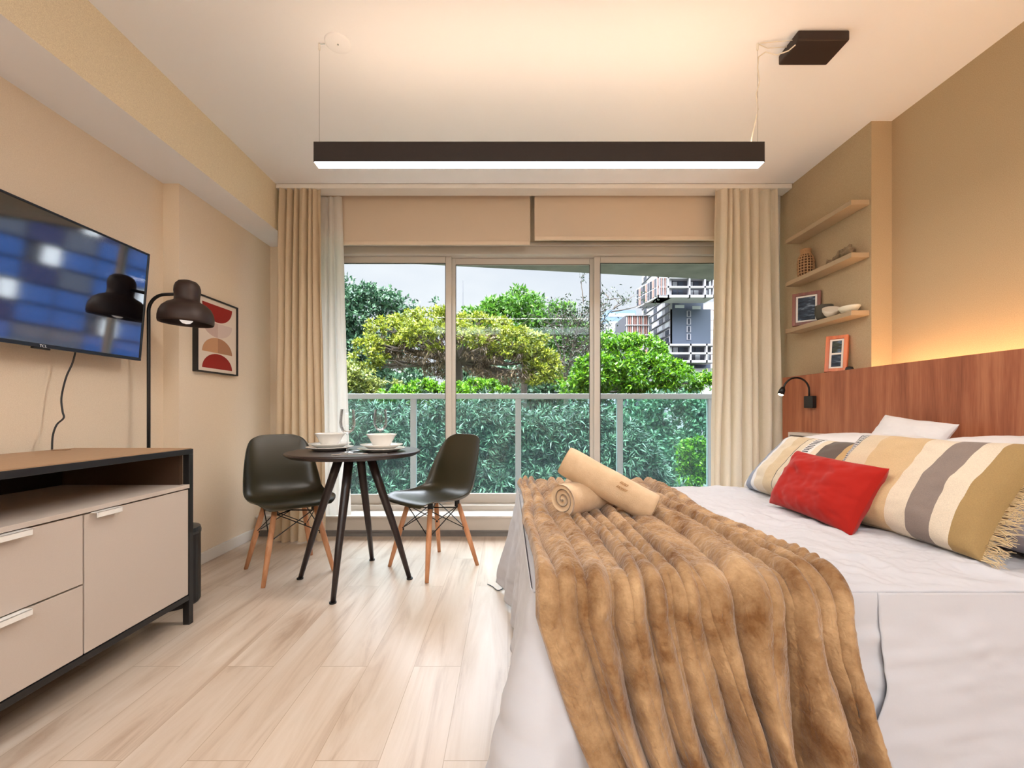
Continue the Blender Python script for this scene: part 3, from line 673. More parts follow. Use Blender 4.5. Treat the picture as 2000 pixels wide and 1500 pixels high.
# path: far edge hang, top, rounded near edge, near hang
R = .06; zt = BT+.010; yn = BY0-.020
segs = []; 
Ltop = (BY1+.012)-(yn+R); Larc = R*PI/2; Lh = zt-R-.045; Lf = .10
tot = Lf+Ltop+Larc+Lh
sv = np.linspace(0, tot, nv)
py = np.zeros(nv); pz = np.zeros(nv); ny = np.zeros(nv); nz_ = np.zeros(nv); hang = np.zeros(nv)
for i, s in enumerate(sv):
    if s < Lf: py[i] = BY1+.022; pz[i] = zt-(Lf-s); ny[i] = 1; nz_[i] = 0
    elif s < Lf+Ltop: py[i] = BY1+.012-(s-Lf); pz[i] = zt; ny[i] = 0; nz_[i] = 1
    elif s < Lf+Ltop+Larc:
        a = (s-Lf-Ltop)/R; py[i] = yn+R-R*math.sin(a); pz[i] = zt-R+R*math.cos(a); ny[i] = -math.sin(a); nz_[i] = math.cos(a)
    else: py[i] = yn; pz[i] = zt-R-(s-Lf-Ltop-Larc); ny[i] = -1; nz_[i] = 0; hang[i] = (s-Lf-Ltop-Larc)/Lh
vv = sv[None, :]; hg = hang[None, :]
hs = np.clip((sv-(Lf+Ltop-.03))/.12, 0, 1)[None, :]; hs = hs*hs*(3-2*hs)
ph = 14.0*u + .75*vnoise(u*4.2, vv*.9, 61) + .5*vnoise(u*9, vv*1.6, 62)
rd = np.abs(np.sin(PI*ph)); rdg = rd**.55
idx = np.floor(ph); am = .75+.5*vnoise(idx*1.7, vv*2.2, 63)
ph2 = ph*.62+.3+.35*vnoise(u*5, vv*2, 64); rd2 = np.abs(np.sin(PI*ph2))**.85
wrk = .003*np.sin(vv*120+5*vnoise(u*16, vv*6, 65)+ph*4)*np.clip(.25+vnoise(u*12, vv*5, 66), 0, 1)
off_top = .002+.042*rdg*am + wrk*rdg + .004*fbm(u*22, vv*22, 67, 3) + .0016*vnoise(u*190, vv*190, 73)
off_h = .008+.018*rdg*am + rd2*(.046+.085*hg)*(.8+.4*vnoise(ph2*1.1, hg*2, 68)) + .006*fbm(u*14, vv*14, 69, 3) + .02*hg + .0014*vnoise(u*190, vv*190, 74)
off = off_top*(1-hs)+off_h*hs
uu = u + 0*vv
xl = BX0-.004 + .19*hg**1.1 + .012*vnoise(vv*5, 0*vv+3, 70); xr = .830-.035*np.clip((vv-Lf)/Ltop, 0, 1) + .045*hg + .012*vnoise(vv*4, 0*vv+9, 71)
xx = xl+(xr-xl)*uu + .012*hs*np.cos(PI*ph2)*0
# tuck the side edges down
ex = np.minimum(uu, 1-uu); off = off*np.clip(ex/.012, .15, 1)**.5
xx = xx + .010*np.cos(PI*ph)*np.sign(np.sin(PI*ph))*rd*0
P = np.stack([xx, py[None,:]+ny[None,:]*off, pz[None,:]+nz_[None,:]*off + .03*hg*vnoise(u*7, 0*vv, 72)], -1)
bk = raw('fur_throw', P.reshape(-1, 3), gridquads(nu, nv), M['fur'], smooth=True)
tag(bk, 'tan plush fur throw pleated over the foot of the bed, hanging down its near side', 'throw blanket')
sm = bk.modifiers.new('solid', 'SOLIDIFY'); sm.thickness = .004; sm.offset = 1

# ------------------------------------------------------------------ rolled towels
M['towel'] = mat('tan_towel', S(224,196,162), .95, spec=.05, sheen=.4, noise=(26, S(210,178,142), .25), bump=(260, .5, .003))
def rolled_towel(label, c, direc, L, r0, turns, up0, em=False):
    # a thick spiral sheet extruded along its axis
    t = thing('rolled_towel', label, 'towel', c, group='rolled towels on the throw')
    d = Vector(direc).normalized(); x = d; z = (Vector((0,0,1))-d*d.z).normalized(); y = z.cross(x)
    t.rotation_mode = 'QUATERNION'; t.rotation_quaternion = Matrix((x, y, z)).transposed().to_quaternion()
    th = r0/(turns+.35); n = int(turns*36)
    a0 = up0; outer = []; inner = []
    for k in range(n+1):
        f = k/n; a = a0+2*PI*turns*f; r = .005+ (r0-.005)*f
        outer.append((r*math.cos(a), r*math.sin(a)*.97)); ri = max(.001, r-th*.86); inner.append((ri*math.cos(a), ri*math.sin(a)*.97))
    ring = outer+inner[::-1]
    xs = [-L/2, -L/2+.006, -L/2+.02] + list(np.linspace(-L/2+.05, L/2-.05, 10)) + [L/2-.02, L/2-.006, L/2]
    V = []
    rngt = np.random.default_rng(int(L*1000))
    m = len(ring)
    for i, xv in enumerate(xs):
        e = 1-(.05 if i in (0, len(xs)-1) else 0.02 if i in (1, len(xs)-2) else 0)
        dr = 1+.018*math.sin(xv*40+1)*1
        for k, (a, b_) in enumerate(ring):
            tele = .010*math.sin(k*.05) if i in (0, len(xs)-1) else 0
            V.append((xv+tele*.5, a*e*dr, b_*e*dr))
    Fc = [(i*m+k, i*m+(k+1)%m, (i+1)*m+(k+1)%m, (i+1)*m+k) for i in range(len(xs)-1) for k in range(m)]
    q = len(outer)
    for base, fl_ in ((0, False), ((len(xs)-1)*m, True)):
        for k in range(q-1):
            f = (base+k, base+k+1, base+m-2-k, base+m-1-k); Fc.append(f if not fl_ else f[::-1])
    b = MB(); b.add(V, Fc); b.build('towel_cloth', M['towel'], t, smooth=True)
    if em:
        e_ = MB()
        for k, w_ in enumerate((.030, .040)):
            p = []
            for j in range(26):
                f = j/25; p.append((.045+w_*(f-.5), -.0, 0))
            pts = []
            for j, q_ in enumerate(p):
                aa = math.radians(-122+ (k*17) + 4.5*math.sin(j*1.7)); rr = r0*1.012
                pts.append((q_[0]+.002*math.cos(j*2.3), rr*math.sin(aa)*1.0, -rr*math.cos(aa)*.97*-1*-1))
            e_.tube(pts, .0012, 5)
        e_.build('embroidery', mat('embroidery_thread', S(184,140,96), .8), t)
    return t
ZB = BT+.036
rolled_towel('rolled tan towel lying flat on the throw, spiral end towards the viewer', (.315, 1.71, ZB+.060), (.70, .60, 0), .30, .068, 3.0, -1.9)
rolled_towel('rolled tan towel leaning across the other rolled towel', (.385, 1.66, ZB+.112), (.60, -.16, -.33), .37, .066, 3.0, -1.2, em=True)

# ------------------------------------------------------------------ pillows
def stripe_mat(name, stops, dash=None):
    m = mat(name, stops[0][1], .9, spec=.1, sheen=.2)
    n = m.node_tree.nodes; l = m.node_tree.links; b = n['Principled BSDF']
    t = n.new('ShaderNodeTexCoord'); sx = n.new('ShaderNodeSeparateXYZ'); l.new(t.outputs['Generated'], sx.inputs[0])
    r = n.new('ShaderNodeValToRGB'); r.color_ramp.interpolation = 'CONSTANT'; e = r.color_ramp.elements
    e[0].position = 0; e[0].color = stops[0][1]; e[1].position = stops[1][0]; e[1].color = stops[1][1]
    for p_, c_ in stops[2:]: k = e.new(p_); k.color = c_
    l.new(sx.outputs['X'], r.inputs['Fac']); last = r.outputs['Color']
    if dash:
        def mth(op, a, b_=None):
            k = n.new('ShaderNodeMath'); k.operation = op
            if hasattr(a, 'links'): l.new(a, k.inputs[0])
            else: k.inputs[0].default_value = a
            if b_ is not None:
                if hasattr(b_, 'links'): l.new(b_, k.inputs[1])
                else: k.inputs[1].default_value = b_
            return k.outputs[0]
        g = mth('GREATER_THAN', mth('FRACT', mth('MULTIPLY', sx.outputs['Y'], 34)), .45)
        inb = mth('MULTIPLY', mth('GREATER_THAN', sx.outputs['X'], dash[0]), mth('LESS_THAN', sx.outputs['X'], dash[1]))
        mx = n.new('ShaderNodeMix'); mx.data_type = 'RGBA'; mx.inputs[7].default_value = S(44,44,54)
        l.new(mth('MULTIPLY', g, inb), mx.inputs[0]); l.new(last, mx.inputs[6]); last = mx.outputs[2]
    nzz = n.new('ShaderNodeTexNoise'); nzz.inputs['Scale'].default_value = 380; l.new(t.outputs['Object'], nzz.inputs['Vector'])
    mm = n.new('ShaderNodeMix'); mm.data_type = 'RGBA'; mm.blend_type = 'MULTIPLY'; mm.inputs[0].default_value = .35
    l.new(last, mm.inputs[6]); l.new(nzz.outputs['Fac'], mm.inputs[7])
    br = n.new('ShaderNodeBrightContrast'); br.inputs['Bright'].default_value = .04; l.new(mm.outputs[2], br.inputs['Color']); l.new(br.outputs[0], b.inputs['Base Color'])
    p = n.new('ShaderNodeBump'); p.inputs['Strength'].default_value = .25; p.inputs['Distance'].default_value = .001
    l.new(nzz.outputs['Fac'], p.inputs['Height']); l.new(p.outputs[0], b.inputs['Normal'])
    return m
def pillow_pts(w, h, t, seed, pinch=.10, n=72, flat=0, wr=.008, bulge=.42):
    s = np.linspace(-1, 1, n); U, Vv = np.meshgrid(s, s, indexing='ij')
    prof = ((1-np.abs(U)**2.6).clip(0)*(1-np.abs(Vv)**2.6).clip(0))**bulge
    cx_ = 1-pinch*(1-Vv**2)*np.abs(U)**3*.0 ; 
    x = w/2*U*(1-pinch*(1-Vv**2)**1.0*np.abs(U)**2*.6); y = h/2*Vv*(1-pinch*(1-U**2)*np.abs(Vv)**2*1.0)
    edge = np.minimum(1-np.abs(U), 1-np.abs(Vv)).clip(0, .3)/.3
    nzv = fbm(U*2.2+seed, Vv*2.2, seed, 3)*.5
    cre = np.maximum(0, vnoise(U*5+Vv*2+seed, Vv*3-U*2, seed+2))*np.maximum(0, 1-edge*.6)
    z = t/2*prof*(1+.12*nzv) + (wr*nzv - wr*.9*cre)*np.minimum(1, edge*3)
    zb = -t/2*prof*(1-flat)*(1+.1*fbm(U*2+9, Vv*2, seed+4, 2))
    return x, y, z, zb
def pillow(name, label, cat, m, c, w, h, t, lean, yaw=0, roll=0, seed=1, fringe=None, group=None, lying=False, **kw):
    x, y, z, zb = pillow_pts(w, h, t, seed, **kw)
    n = x.shape[0]; A = np.stack([x, y, z], -1).reshape(-1, 3); B = np.stack([x, y, zb], -1).reshape(-1, 3)
    q = gridquads(n, n); Vt = np.concatenate([A, B]); Qt = np.concatenate([q[:, ::-1], q+n*n])
    a = lean
    X = Vector((0,-1,0)); Yv = Vector((math.sin(a), 0, math.cos(a))); Z = X.cross(Yv)
    R = Matrix((X, Yv, Z)).transposed()
    R = Matrix.Rotation(yaw, 3, 'Z') @ R @ Matrix.Rotation(roll, 3, 'Z')
    if fringe:
        e = thing(name, label, cat, c, group=group); e.rotation_mode = 'QUATERNION'; e.rotation_quaternion = R.to_quaternion()
        raw('cover', Vt, Qt, m, e, smooth=True)
        rg_ = np.random.default_rng(seed)
        for sgn in fringe[0]:
            f = MB()
            for k in range(fringe[1]):
                v = -1+2*(k+rg_.uniform(0,1))/fringe[1]; v = max(-.99, min(.99, v))
                px_ = sgn*w/2*(1-.06*(1-v*v)); py_ = h/2*v
                L = fringe[2]*rg_.uniform(.7, 1.2); d1 = rg_.normal(0, .012); d2 = rg_.normal(0, .010)
                f.tube([(px_-sgn*.006, py_, 0), (px_+sgn*L*.5, py_+d1*.5, d2*.5-.002), (px_+sgn*L, py_+d1*1.4, d2-.008)], [.0011,.0010,.0006], 4, cap=False)
            f.build('fringe', M['fringe'], e)
        return e
    o = raw(name, Vt, Qt, m, smooth=True); o.location = c; o.rotation_mode = 'QUATERNION'; o.rotation_quaternion = R.to_quaternion()
    return tag(o, label, cat, group)
M['fringe'] = mat('fringe_thread', S(226,202,160), .9)
M['pillow'] = mat('pillow_cotton', S(222,217,216), .85, spec=.15, sheen=.2, bump=(30, .15, .004))
M['pillowg'] = mat('pillow_shade', S(176,168,176), .85, spec=.15, bump=(30, .12, .003))  # greyer pillow cotton, the shade under the stack is in the colour
cream = S(232,214,190); mus = S(206,160,104); gry = S(140,122,112); olv = S(168,134,78)
sn = stripe_mat('striped_cover_near', [(0, S(90,84,86)), (.05, S(232,226,220)), (.125, S(60,58,62)), (.131, S(222,198,166)), (.30, S(214,180,134)), (.56, cream), (.67, gry), (.79, cream), (.875, olv)], dash=(.06,.12))
sf_ = stripe_mat('striped_cover_far', [(0, S(236,230,224)), (.06, S(140,148,166)), (.15, S(236,232,230)), (.20, S(226,208,182)), (.34, S(214,188,150)), (.48, S(60,58,62)), (.486, S(222,204,178)), (.55, S(232,226,220)), (.66, S(226,208,182)), (.72, S(92,76,66)), (.88, S(196,158,104))], dash=(.56,.63))
# white pillows, lying in two stacks against the headboard
for k, (x_, y_, z_, w_, h_, t_, lab, mm_) in enumerate((
    (1.72, 2.10, BT+.080, .66, .46, .17, 'white pillow at the bottom of the far stack by the headboard', M['pillow']),
    (1.735, 2.09, BT+.225, .66, .46, .17, 'white pillow on top of the far stack by the headboard', M['pillow']),
    (1.665, 1.38, BT+.070, .66, .54, .17, 'pillow toned lavender grey for shade at the bottom of the near stack', M['pillowg']),
    (1.75, 1.40, BT+.235, .66, .46, .19, 'white pillow on top of the near stack by the headboard', M['pillow']))):
    pillow('pillow', lab, 'pillow', mm_, (x_, y_, z_+.005), w_, h_, t_, math.radians(90), seed=10+k, group='sleeping pillows', flat=.1)
pillow('pillow', 'white pillow leaning upright on the headboard behind the cushions', 'pillow', M['pillow'], (1.86, 2.03, BT+.30), .36, .20, .09, math.radians(30), yaw=math.radians(4), roll=math.radians(-7), seed=31, group='sleeping pillows')
pillow('striped_cushion', 'far cushion with blue grey, white and tan stripes beside the red cushion', 'cushion', sf_, (1.37, 2.02, BT+.150), .62, .36, .17, math.radians(42), yaw=math.radians(-3), seed=41, fringe=((1,), 120, .03), group='striped fringed cushions')
pillow('striped_cushion', 'near large cushion with tan, cream and grey stripes and a fringed edge', 'cushion', sn, (1.40, 1.515, BT+.165), .60, .40, .18, math.radians(38), yaw=math.radians(6), seed=45, fringe=((1,), 230, .045), group='striped fringed cushions')
M['red'] = mat('red_linen', S(168,36,28), .85, spec=.1, sheen=.2, bump=(500, .3, .0012))
pillow('red_cushion', 'small red cushion leaning on the two striped cushions', 'cushion', M['red'], (1.235, 1.715, BT+.120), .45, .265, .13, math.radians(28), yaw=math.radians(3), roll=math.radians(-3), seed=52, pinch=.07)

# bedside box on the headboard
nb = thing('bedside_shelf', 'small grey bedside box on the headboard beyond the bed', 'bedside shelf', (1.845, 2.80, .765))
MB().box(.06, .158, -.13, .16, 0, .018).box(.06, .158, -.13, .16, .055, .073).box(.14, .158, -.13, .16, .018, .055).box(.06, .14, .145, .16, .018, .055).box(.06, .14, -.13, -.115, .018, .055).build('carcass', M['taupe'], nb, bevel=.001)

# ------------------------------------------------------------------ things on the shelves
# wicker vase
wv = thing('wicker_vase', 'small woven wicker vase on the second shelf near the curtain', 'vase', (2.073, 3.03, 1.915))
prf = [(.040,0), (.047,.012), (.050,.05), (.050,.10), (.045,.132), (.030,.155), (.027,.165), (.030,.185)]
M['wick'] = mat('wicker', S(182,140,98), .8, bump=(300,.4,.001)); M['wickd'] = mat('wicker_inside', S(96,66,44), .9)
MB().lathe([(r-.005, z) for r, z in prf], 28).build('inner_pot', M['wickd'], wv, smooth=True)
b = MB()
for k in range(16):
    a = 2*PI*k/16; b.tube([(r*math.cos(a), r*math.sin(a), z) for r, z in prf], .0032, 5)
for z in np.arange(.004, .15, .019):
    r = np.interp(z, [q[1] for q in prf], [q[0] for q in prf])
    b.tube([(r*math.cos(2*PI*k/24), r*math.sin(2*PI*k/24), z) for k in range(25)], .0034, 5)
for z in (.155,.163,.171,.179,.187):
    r = np.interp(z, [q[1] for q in prf], [q[0] for q in prf])+.001
    b.tube([(r*math.cos(2*PI*k/24), r*math.sin(2*PI*k/24), z) for k in range(25)], .0042, 5)
b.build('weave', M['wick'], wv, smooth=True)
# driftwood ornament
dw = MB()
for (x0,y0,z0,x1,y1,z1,r0,r1) in ((0,-.075,.03,.005,.005,.05,.022,.026), (0,0,.048,-.005,.06,.03,.024,.012), (0,-.03,.05,.0,-.065,.072,.018,.010), (.0,.05,.03,-.008,.10,.018,.012,.018), (-.005,.10,.02,.005,.14,.03,.015,.007), (-.005,.09,.02,-.012,.115,.042,.009,.006)):
    p0, p1 = Vector((x0,y0,z0)), Vector((x1,y1,z1)); dw.tube([p0.lerp(p1, k/5)+Vector((0, 0, .006*math.sin(k*1.5))) for k in range(6)], [r0+(r1-r0)*k/5+.003*math.sin(k*2.2) for k in range(6)], 12)
dw.tube([(0,-.08,.006),(0,.02,.008),(0,.1,.008)], [.009,.012,.009], 10)
tag(dw.build('driftwood_ornament', mat('driftwood', S(150,128,100), .85, noise=(40, S(110,90,68), .2), bump=(60,.6,.004)), loc=(2.075, 2.70, 1.912), smooth=True), 'knotted grey driftwood ornament on the second shelf from the top', 'ornament')
# picture frames
M['frame1'] = wood_mat('red_brown_wood', S(84,36,18), S(104,46,24), S(122,58,32), .4, True, 2)
M['frame2'] = wood_mat('orange_wood', S(168,80,30), S(190,96,42), S(204,112,54), .4, True, 2)
M['mount'] = mat('white_mount', S(228,222,214), .7)
def photo_mat(name, a, b_, c_):
    m = mat(name, a, .55, spec=.2); n = m.node_tree.nodes; l = m.node_tree.links
    t = n.new('ShaderNodeTexCoord'); mp = n.new('ShaderNodeMapping'); mp.inputs['Scale'].default_value = (3, 3, 9); mp.inputs['Rotation'].default_value = (.25, 0, 0)
    z = n.new('ShaderNodeTexNoise'); z.inputs['Scale'].default_value = 6; z.inputs['Detail'].default_value = 6
    r = n.new('ShaderNodeValToRGB'); e = r.color_ramp.elements; e[0].position = .35; e[0].color = a; e[1].position = .68; e[1].color = c_; k = e.new(.55); k.color = b_
    l.new(t.outputs['Object'], mp.inputs['Vector']); l.new(mp.outputs[0], z.inputs['Vector']); l.new(z.outputs['Fac'], r.inputs['Fac']); l.new(r.outputs['Color'], n['Principled BSDF'].inputs['Base Color'])
    return m
PH1 = photo_mat('dark_sea_photo', S(26,32,42), S(50,62,78), S(120,134,150)); PH2 = photo_mat('dark_lake_photo', S(30,38,50), S(60,66,56), S(96,120,150))
def photo_frame(label, c, w_, h_, fm, yaw, lean, two, bw=.021):
    t = thing('photo_frame', label, 'photo frame', c, (0, 0, 0), group='photo frames by the shelves')
    t.rotation_euler = Euler((-lean, 0, yaw), 'XYZ')
    d = .016; b = MB()
    b.box(-w_/2, -w_/2+bw, -d, d, 0, h_).box(w_/2-bw, w_/2, -d, d, 0, h_).box(-w_/2+bw, w_/2-bw, -d, d, 0, bw).box(-w_/2+bw, w_/2-bw, -d, d, h_-bw, h_)
    b.build('frame', fm, t, bevel=.001)
    MB().box(-w_/2+bw, w_/2-bw, -.006, .006, bw, h_-bw).build('mount', M['mount'], t)
    m_ = .012; x0, x1, z0, z1 = -w_/2+bw+m_, w_/2-bw-m_, bw+m_, h_-bw-m_
    if two:
        zm = (z0+z1)/2
        MB().box(x0, x1, -.008, -.006, z0, zm-.006).build('photo', PH1, t); MB().box(x0, x1, -.008, -.006, zm+.006, z1).build('photo', PH2, t)
    else: MB().box(x0, x1, -.008, -.006, z0, z1).build('photo', PH1, t)
    return t
photo_frame('red brown frame with one dark sea photo on the lowest shelf', (2.058, 3.00, 1.574), .165, .225, M['frame1'], math.radians(-43), math.radians(3), False)
pf2 = photo_frame('orange wood frame with two dark photos leaning on top of the headboard', (2.045, 2.715, HB_H), .115, .235, M['frame2'], math.radians(-48), math.radians(13), True)
MB().box(-.012, .012, .02, .075, .012, .02).build('stand', M['black'], pf2)
tag(MB().lathe([(.001,0), (.020,0), (.024,.012), (.018,.026), (.001,.03)], 20).build('black_stone', M['black'], loc=(2.09, 2.665, HB_H), smooth=True), 'small black round object behind the orange wood frame', 'ornament')
# bowls on the lowest shelf
tag(MB().lathe([(.001,0), (.032,0), (.044,.02), (.052,.05), (.051,.098), (.047,.101), (.046,.07), (.001,.06)], 32).build('dark_vase', mat('dark_stoneware', S(74,70,60), .7), loc=(2.078, 2.86, 1.574), smooth=True), 'dark grey stoneware pot beside the framed photo on the lowest shelf', 'pot')
bw_ = MB().lathe([(.001,.006), (.018,.0), (.034,.012), (.047,.034), (.050,.052), (.047,.053), (.032,.018), (.001,.01)], 32).build('tilted_bowl', mat('cream_stoneware', S(214,202,184), .6), loc=(2.064, 2.785, 1.584), smooth=True, rot=(math.radians(28), math.radians(-14), 0))
tag(bw_, 'cream bowl tilted against the dark pot on the lowest shelf', 'bowl', 'shelf bowls')
bw2 = MB().lathe([(.001,.004), (.022,0), (.040,.012), (.055,.034), (.053,.042), (.036,.040), (.001,.030)], 32).build('cream_bowl', mat('pale_stoneware', S(232,222,200), .5), loc=(2.074, 2.645, 1.574), smooth=True)
bw2.scale = (.85, 1.25, 1)
tag(bw2, 'low pale oval bowl at the near end of the lowest shelf', 'bowl', 'shelf bowls')
# ------------------------------------------------------------------ outside
def W(px, py, d):                                            # photo direction to a point at distance d
    return np.array([(px-992)/F*d, d, CAM_H+(803-py)/F*d])
gm = mat('outdoor_ground', S(52,66,40), .95, noise=(.4, S(70,84,52), .2))
struct('ground', MB().box(-150, 150, 5, 300, -12.2, -12), gm, 'dark green ground far below the balcony', 'ground')

def leaf_mat(name, c0, c1, c2, tr=.25):
    m = bpy.data.materials.new(name); m.use_nodes = True
    n = m.node_tree.nodes; l = m.node_tree.links; b = n['Principled BSDF']
    g = n.new('ShaderNodeNewGeometry'); r = n.new('ShaderNodeValToRGB'); e = r.color_ramp.elements
    e[0].position = 0; e[0].color = c0; e[1].position = 1; e[1].color = c2; k = e.new(.55); k.color = c1
    l.new(g.outputs['Random Per Island'], r.inputs['Fac']); l.new(r.outputs['Color'], b.inputs['Base Color'])
    b.inputs['Roughness'].default_value = .4; b.inputs['Specular IOR Level'].default_value = .5
    t = n.new('ShaderNodeBsdfTranslucent'); l.new(r.outputs['Color'], t.inputs['Color'])
    mx = n.new('ShaderNodeMixShader'); mx.inputs[0].default_value = tr
    l.new(b.outputs[0], mx.inputs[1]); l.new(t.outputs[0], mx.inputs[2]); l.new(mx.outputs[0], n['Material Output'].inputs['Surface'])
    return m
def unit(a): return a/np.maximum(1e-9, np.linalg.norm(a, axis=-1, keepdims=True))
def leaves(P, D, L, Wd, r):                                  # diamond leaves: base P, direction D
    n = len(P); N = unit(r.normal(size=(n, 3))+np.array([0, -.5, .9])); Sd = unit(np.cross(D, N))
    L = L*r.uniform(.7, 1.3, (n, 1)); Wd = Wd*r.uniform(.8, 1.2, (n, 1))
    mid = P+D*L*.45; up = np.cross(Sd, D)*L*.10
    V = np.stack([P, mid+Sd*Wd/2+up, P+D*L, mid-Sd*Wd/2+up], 1).reshape(-1, 3)
    return V, np.arange(n*4).reshape(-1, 4)
def crown(blobs, n, r, sub=60, subr=.28, inner=.25, back=.35):
    """points on lumpy blobs; blobs = (centre, (rx, ry, rz))"""
    C = []; Rr = []
    area = np.array([b[1][0]*b[1][2] for b in blobs])
    for b, a in zip(blobs, area/area.sum()):
        k = max(6, int(sub*len(blobs)*a)); d = unit(r.normal(size=(k, 3))); d = d[d[:, 1] < back]
        rad = r.uniform(.62, .95, (len(d), 1)); C.append(b[0]+d*np.array(b[1])*rad); Rr.append(np.full(len(d), min(b[1])*subr)*r.uniform(.7, 1.4, len(d)))
    C = np.concatenate(C); Rr = np.concatenate(Rr)
    w_ = Rr**2; i = r.choice(len(C), n, p=w_/w_.sum())
    d = unit(r.normal(size=(n, 3))+np.array([0, -.25, .25])); rad = np.where(r.uniform(size=n) < inner, r.uniform(.2, .9, n), r.uniform(.85, 1.08, n))
    return C[i]+d*(Rr[i]*rad)[:, None]*np.array([1.1, 1.1, .8]), d, C, Rr
def branches(mb, base, targets, r, r0, n=5, thin=.12):
    base = np.array(base, float)
    for tg in targets:
        k = 7; p = []
        mid = base*.45+tg*.55; mid[2] = base[2]*.35+tg[2]*.65-.06*np.linalg.norm(tg-base); mid += r.normal(0, .05, 3)*np.linalg.norm(tg-base)
        for j in range(k):
            t = j/(k-1); q = (1-t)**2*base+2*t*(1-t)*mid+t*t*tg+r.normal(0, .012, 3)*np.linalg.norm(tg-base)*(0 < j < k-1); p.append(q)
        mb.tube(p, [r0*(1-t*(1-thin)) for t in np.linspace(0, 1, k)], n)
def blob(px, py, rx, rz, d, dd=0, ry=None):
    s = d/F; return (W(px, py, d+dd), (rx*s, (ry or (rx+rz)/2*.8)*s, rz*s))
def tree(name, label, cat, blobs, n, lf, L, Wd, seed, trunk, bark, whorl=1, droop=0.0, inner=.25, sub=60, subr=.28, nb=24, br0=.06, upd=.2):
    r = np.random.default_rng(seed)
    base = np.array(trunk, float)
    t = thing(name, label, cat, tuple(base), group='trees outside the window')
    P, d, C, Rr = crown(blobs, n, r, sub, subr, inner)
    if whorl > 1:
        P = np.repeat(P, whorl, 0); D = unit(np.repeat(d, whorl, 0)*.55+r.normal(size=P.shape)*.75+np.array([0, 0, -droop]))
    else: D = unit(d*.7+r.normal(size=P.shape)*.7+np.array([0, 0, upd-droop]))
    V, Q = leaves(P-base, D, L, Wd, r)
    raw('foliage', V, Q, lf, t)
    mb = MB(); top = np.mean([b[0] for b in blobs], 0); fork = np.array([base[0], base[1], top[2]-max(b[1][2] for b in blobs)*.9])
    if fork[2] < base[2]+1: fork[2] = base[2]+1
    mb.tube([(0,0,0), tuple((fork-base)*.5+r.normal(0,.1,3)), tuple(fork-base)], [br0*3.2, br0*2.6, br0*2.0], 8)
    sel = r.choice(len(C), min(nb, len(C)), replace=False)
    branches(mb, fork-base, C[sel]-base, r, br0)
    for s_ in sel[:nb//2]:
        near = np.argsort(np.linalg.norm(C-C[s_], axis=1))[1:4]; branches(mb, (C[s_]*.75+fork*.25)-base, C[near]-base, r, br0*.35, 4)
    mb.build('trunk', bark, t)
    return t
bark1 = mat('bark_dark', S(58,50,44), .9, noise=(6, S(84,74,64), .25)); bark2 = mat('bark_grey', S(84,74,66), .9, noise=(6, S(84,74,66), .25))
LG_mango = leaf_mat('leaves_mango', S(14,30,22), S(36,66,44), S(118,150,120), .12)
LG_blue = leaf_mat('leaves_bluegreen', S(20,42,32), S(50,88,62), S(104,142,104), .15)
LG_yel = leaf_mat('leaves_yellowgreen', S(66,82,18), S(118,132,30), S(178,180,62), .25)
LG_lime = leaf_mat('leaves_lime', S(30,68,8), S(72,124,14), S(134,184,34), .3)
LG_mid = leaf_mat('leaves_midgreen', S(38,76,22), S(74,124,36), S(120,164,60), .3)
LG_brown = leaf_mat('seed_pods', S(62,48,34), S(98,80,58), S(140,120,92), .15)
GZ = -12

tree('dark_green_tree', 'tall bluish dark green tree at the left edge of the window view', 'tree',
     [blob(720,640,100,85,22), blob(665,600,70,60,22,-.5), blob(790,655,62,58,22,.5), blob(838,600,26,30,22,1), blob(690,740,80,80,22,-1), blob(620,680,80,120,22)],
     11000, LG_blue, .22, .11, 101, (-7.4, 22, GZ), bark1, whorl=3, inner=.3, sub=70, subr=.24, br0=.09)
tree('green_tree', 'mid green pointed tree behind the yellow green tree', 'tree',
     [blob(1010,640,80,70,26), blob(1075,660,60,70,26), blob(940,650,60,55,26), blob(965,605,22,26,26), blob(1010,590,22,24,26), blob(1040,588,18,24,26), blob(1120,700,50,80,26)],
     9500, LG_mid, .26, .12, 102, (1, 26, GZ), bark1, whorl=3, inner=.3, sub=60, subr=.24, br0=.09, upd=.5)
# yellow green umbrella tree, with pods and bare boughs under its crown
yt = tree('yellow_green_tree', 'wide yellow green tree with bare boughs in the middle of the view', 'tree',
     [blob(765,650,62,30,16), blob(840,632,85,30,16,.6), blob(930,640,80,30,16,.6), blob(1000,672,75,34,16), blob(1060,720,40,40,16), blob(720,690,38,36,16,-.5), blob(860,655,90,28,16,-.8)],
     5000, LG_yel, .14, .06, 103, (-1.9, 16.6, GZ), bark2, whorl=4, inner=.1, sub=110, subr=.20, nb=80, br0=.085, upd=.6)
r = np.random.default_rng(203)
P, d, C, Rr = crown([blob(880,690,150,44,16.4), blob(800,680,70,40,16.2), blob(990,715,80,40,16.2)], 2600, r, 60, .26, .5)
P = np.repeat(P, 3, 0); D = unit(r.normal(size=P.shape)*.5+np.array([0, 0, -.7]))
V, Q = leaves(P-np.array([-1.9, 16.6, GZ]), D, .17, .035, r); raw('seed_pods', V, Q, LG_brown, yt)
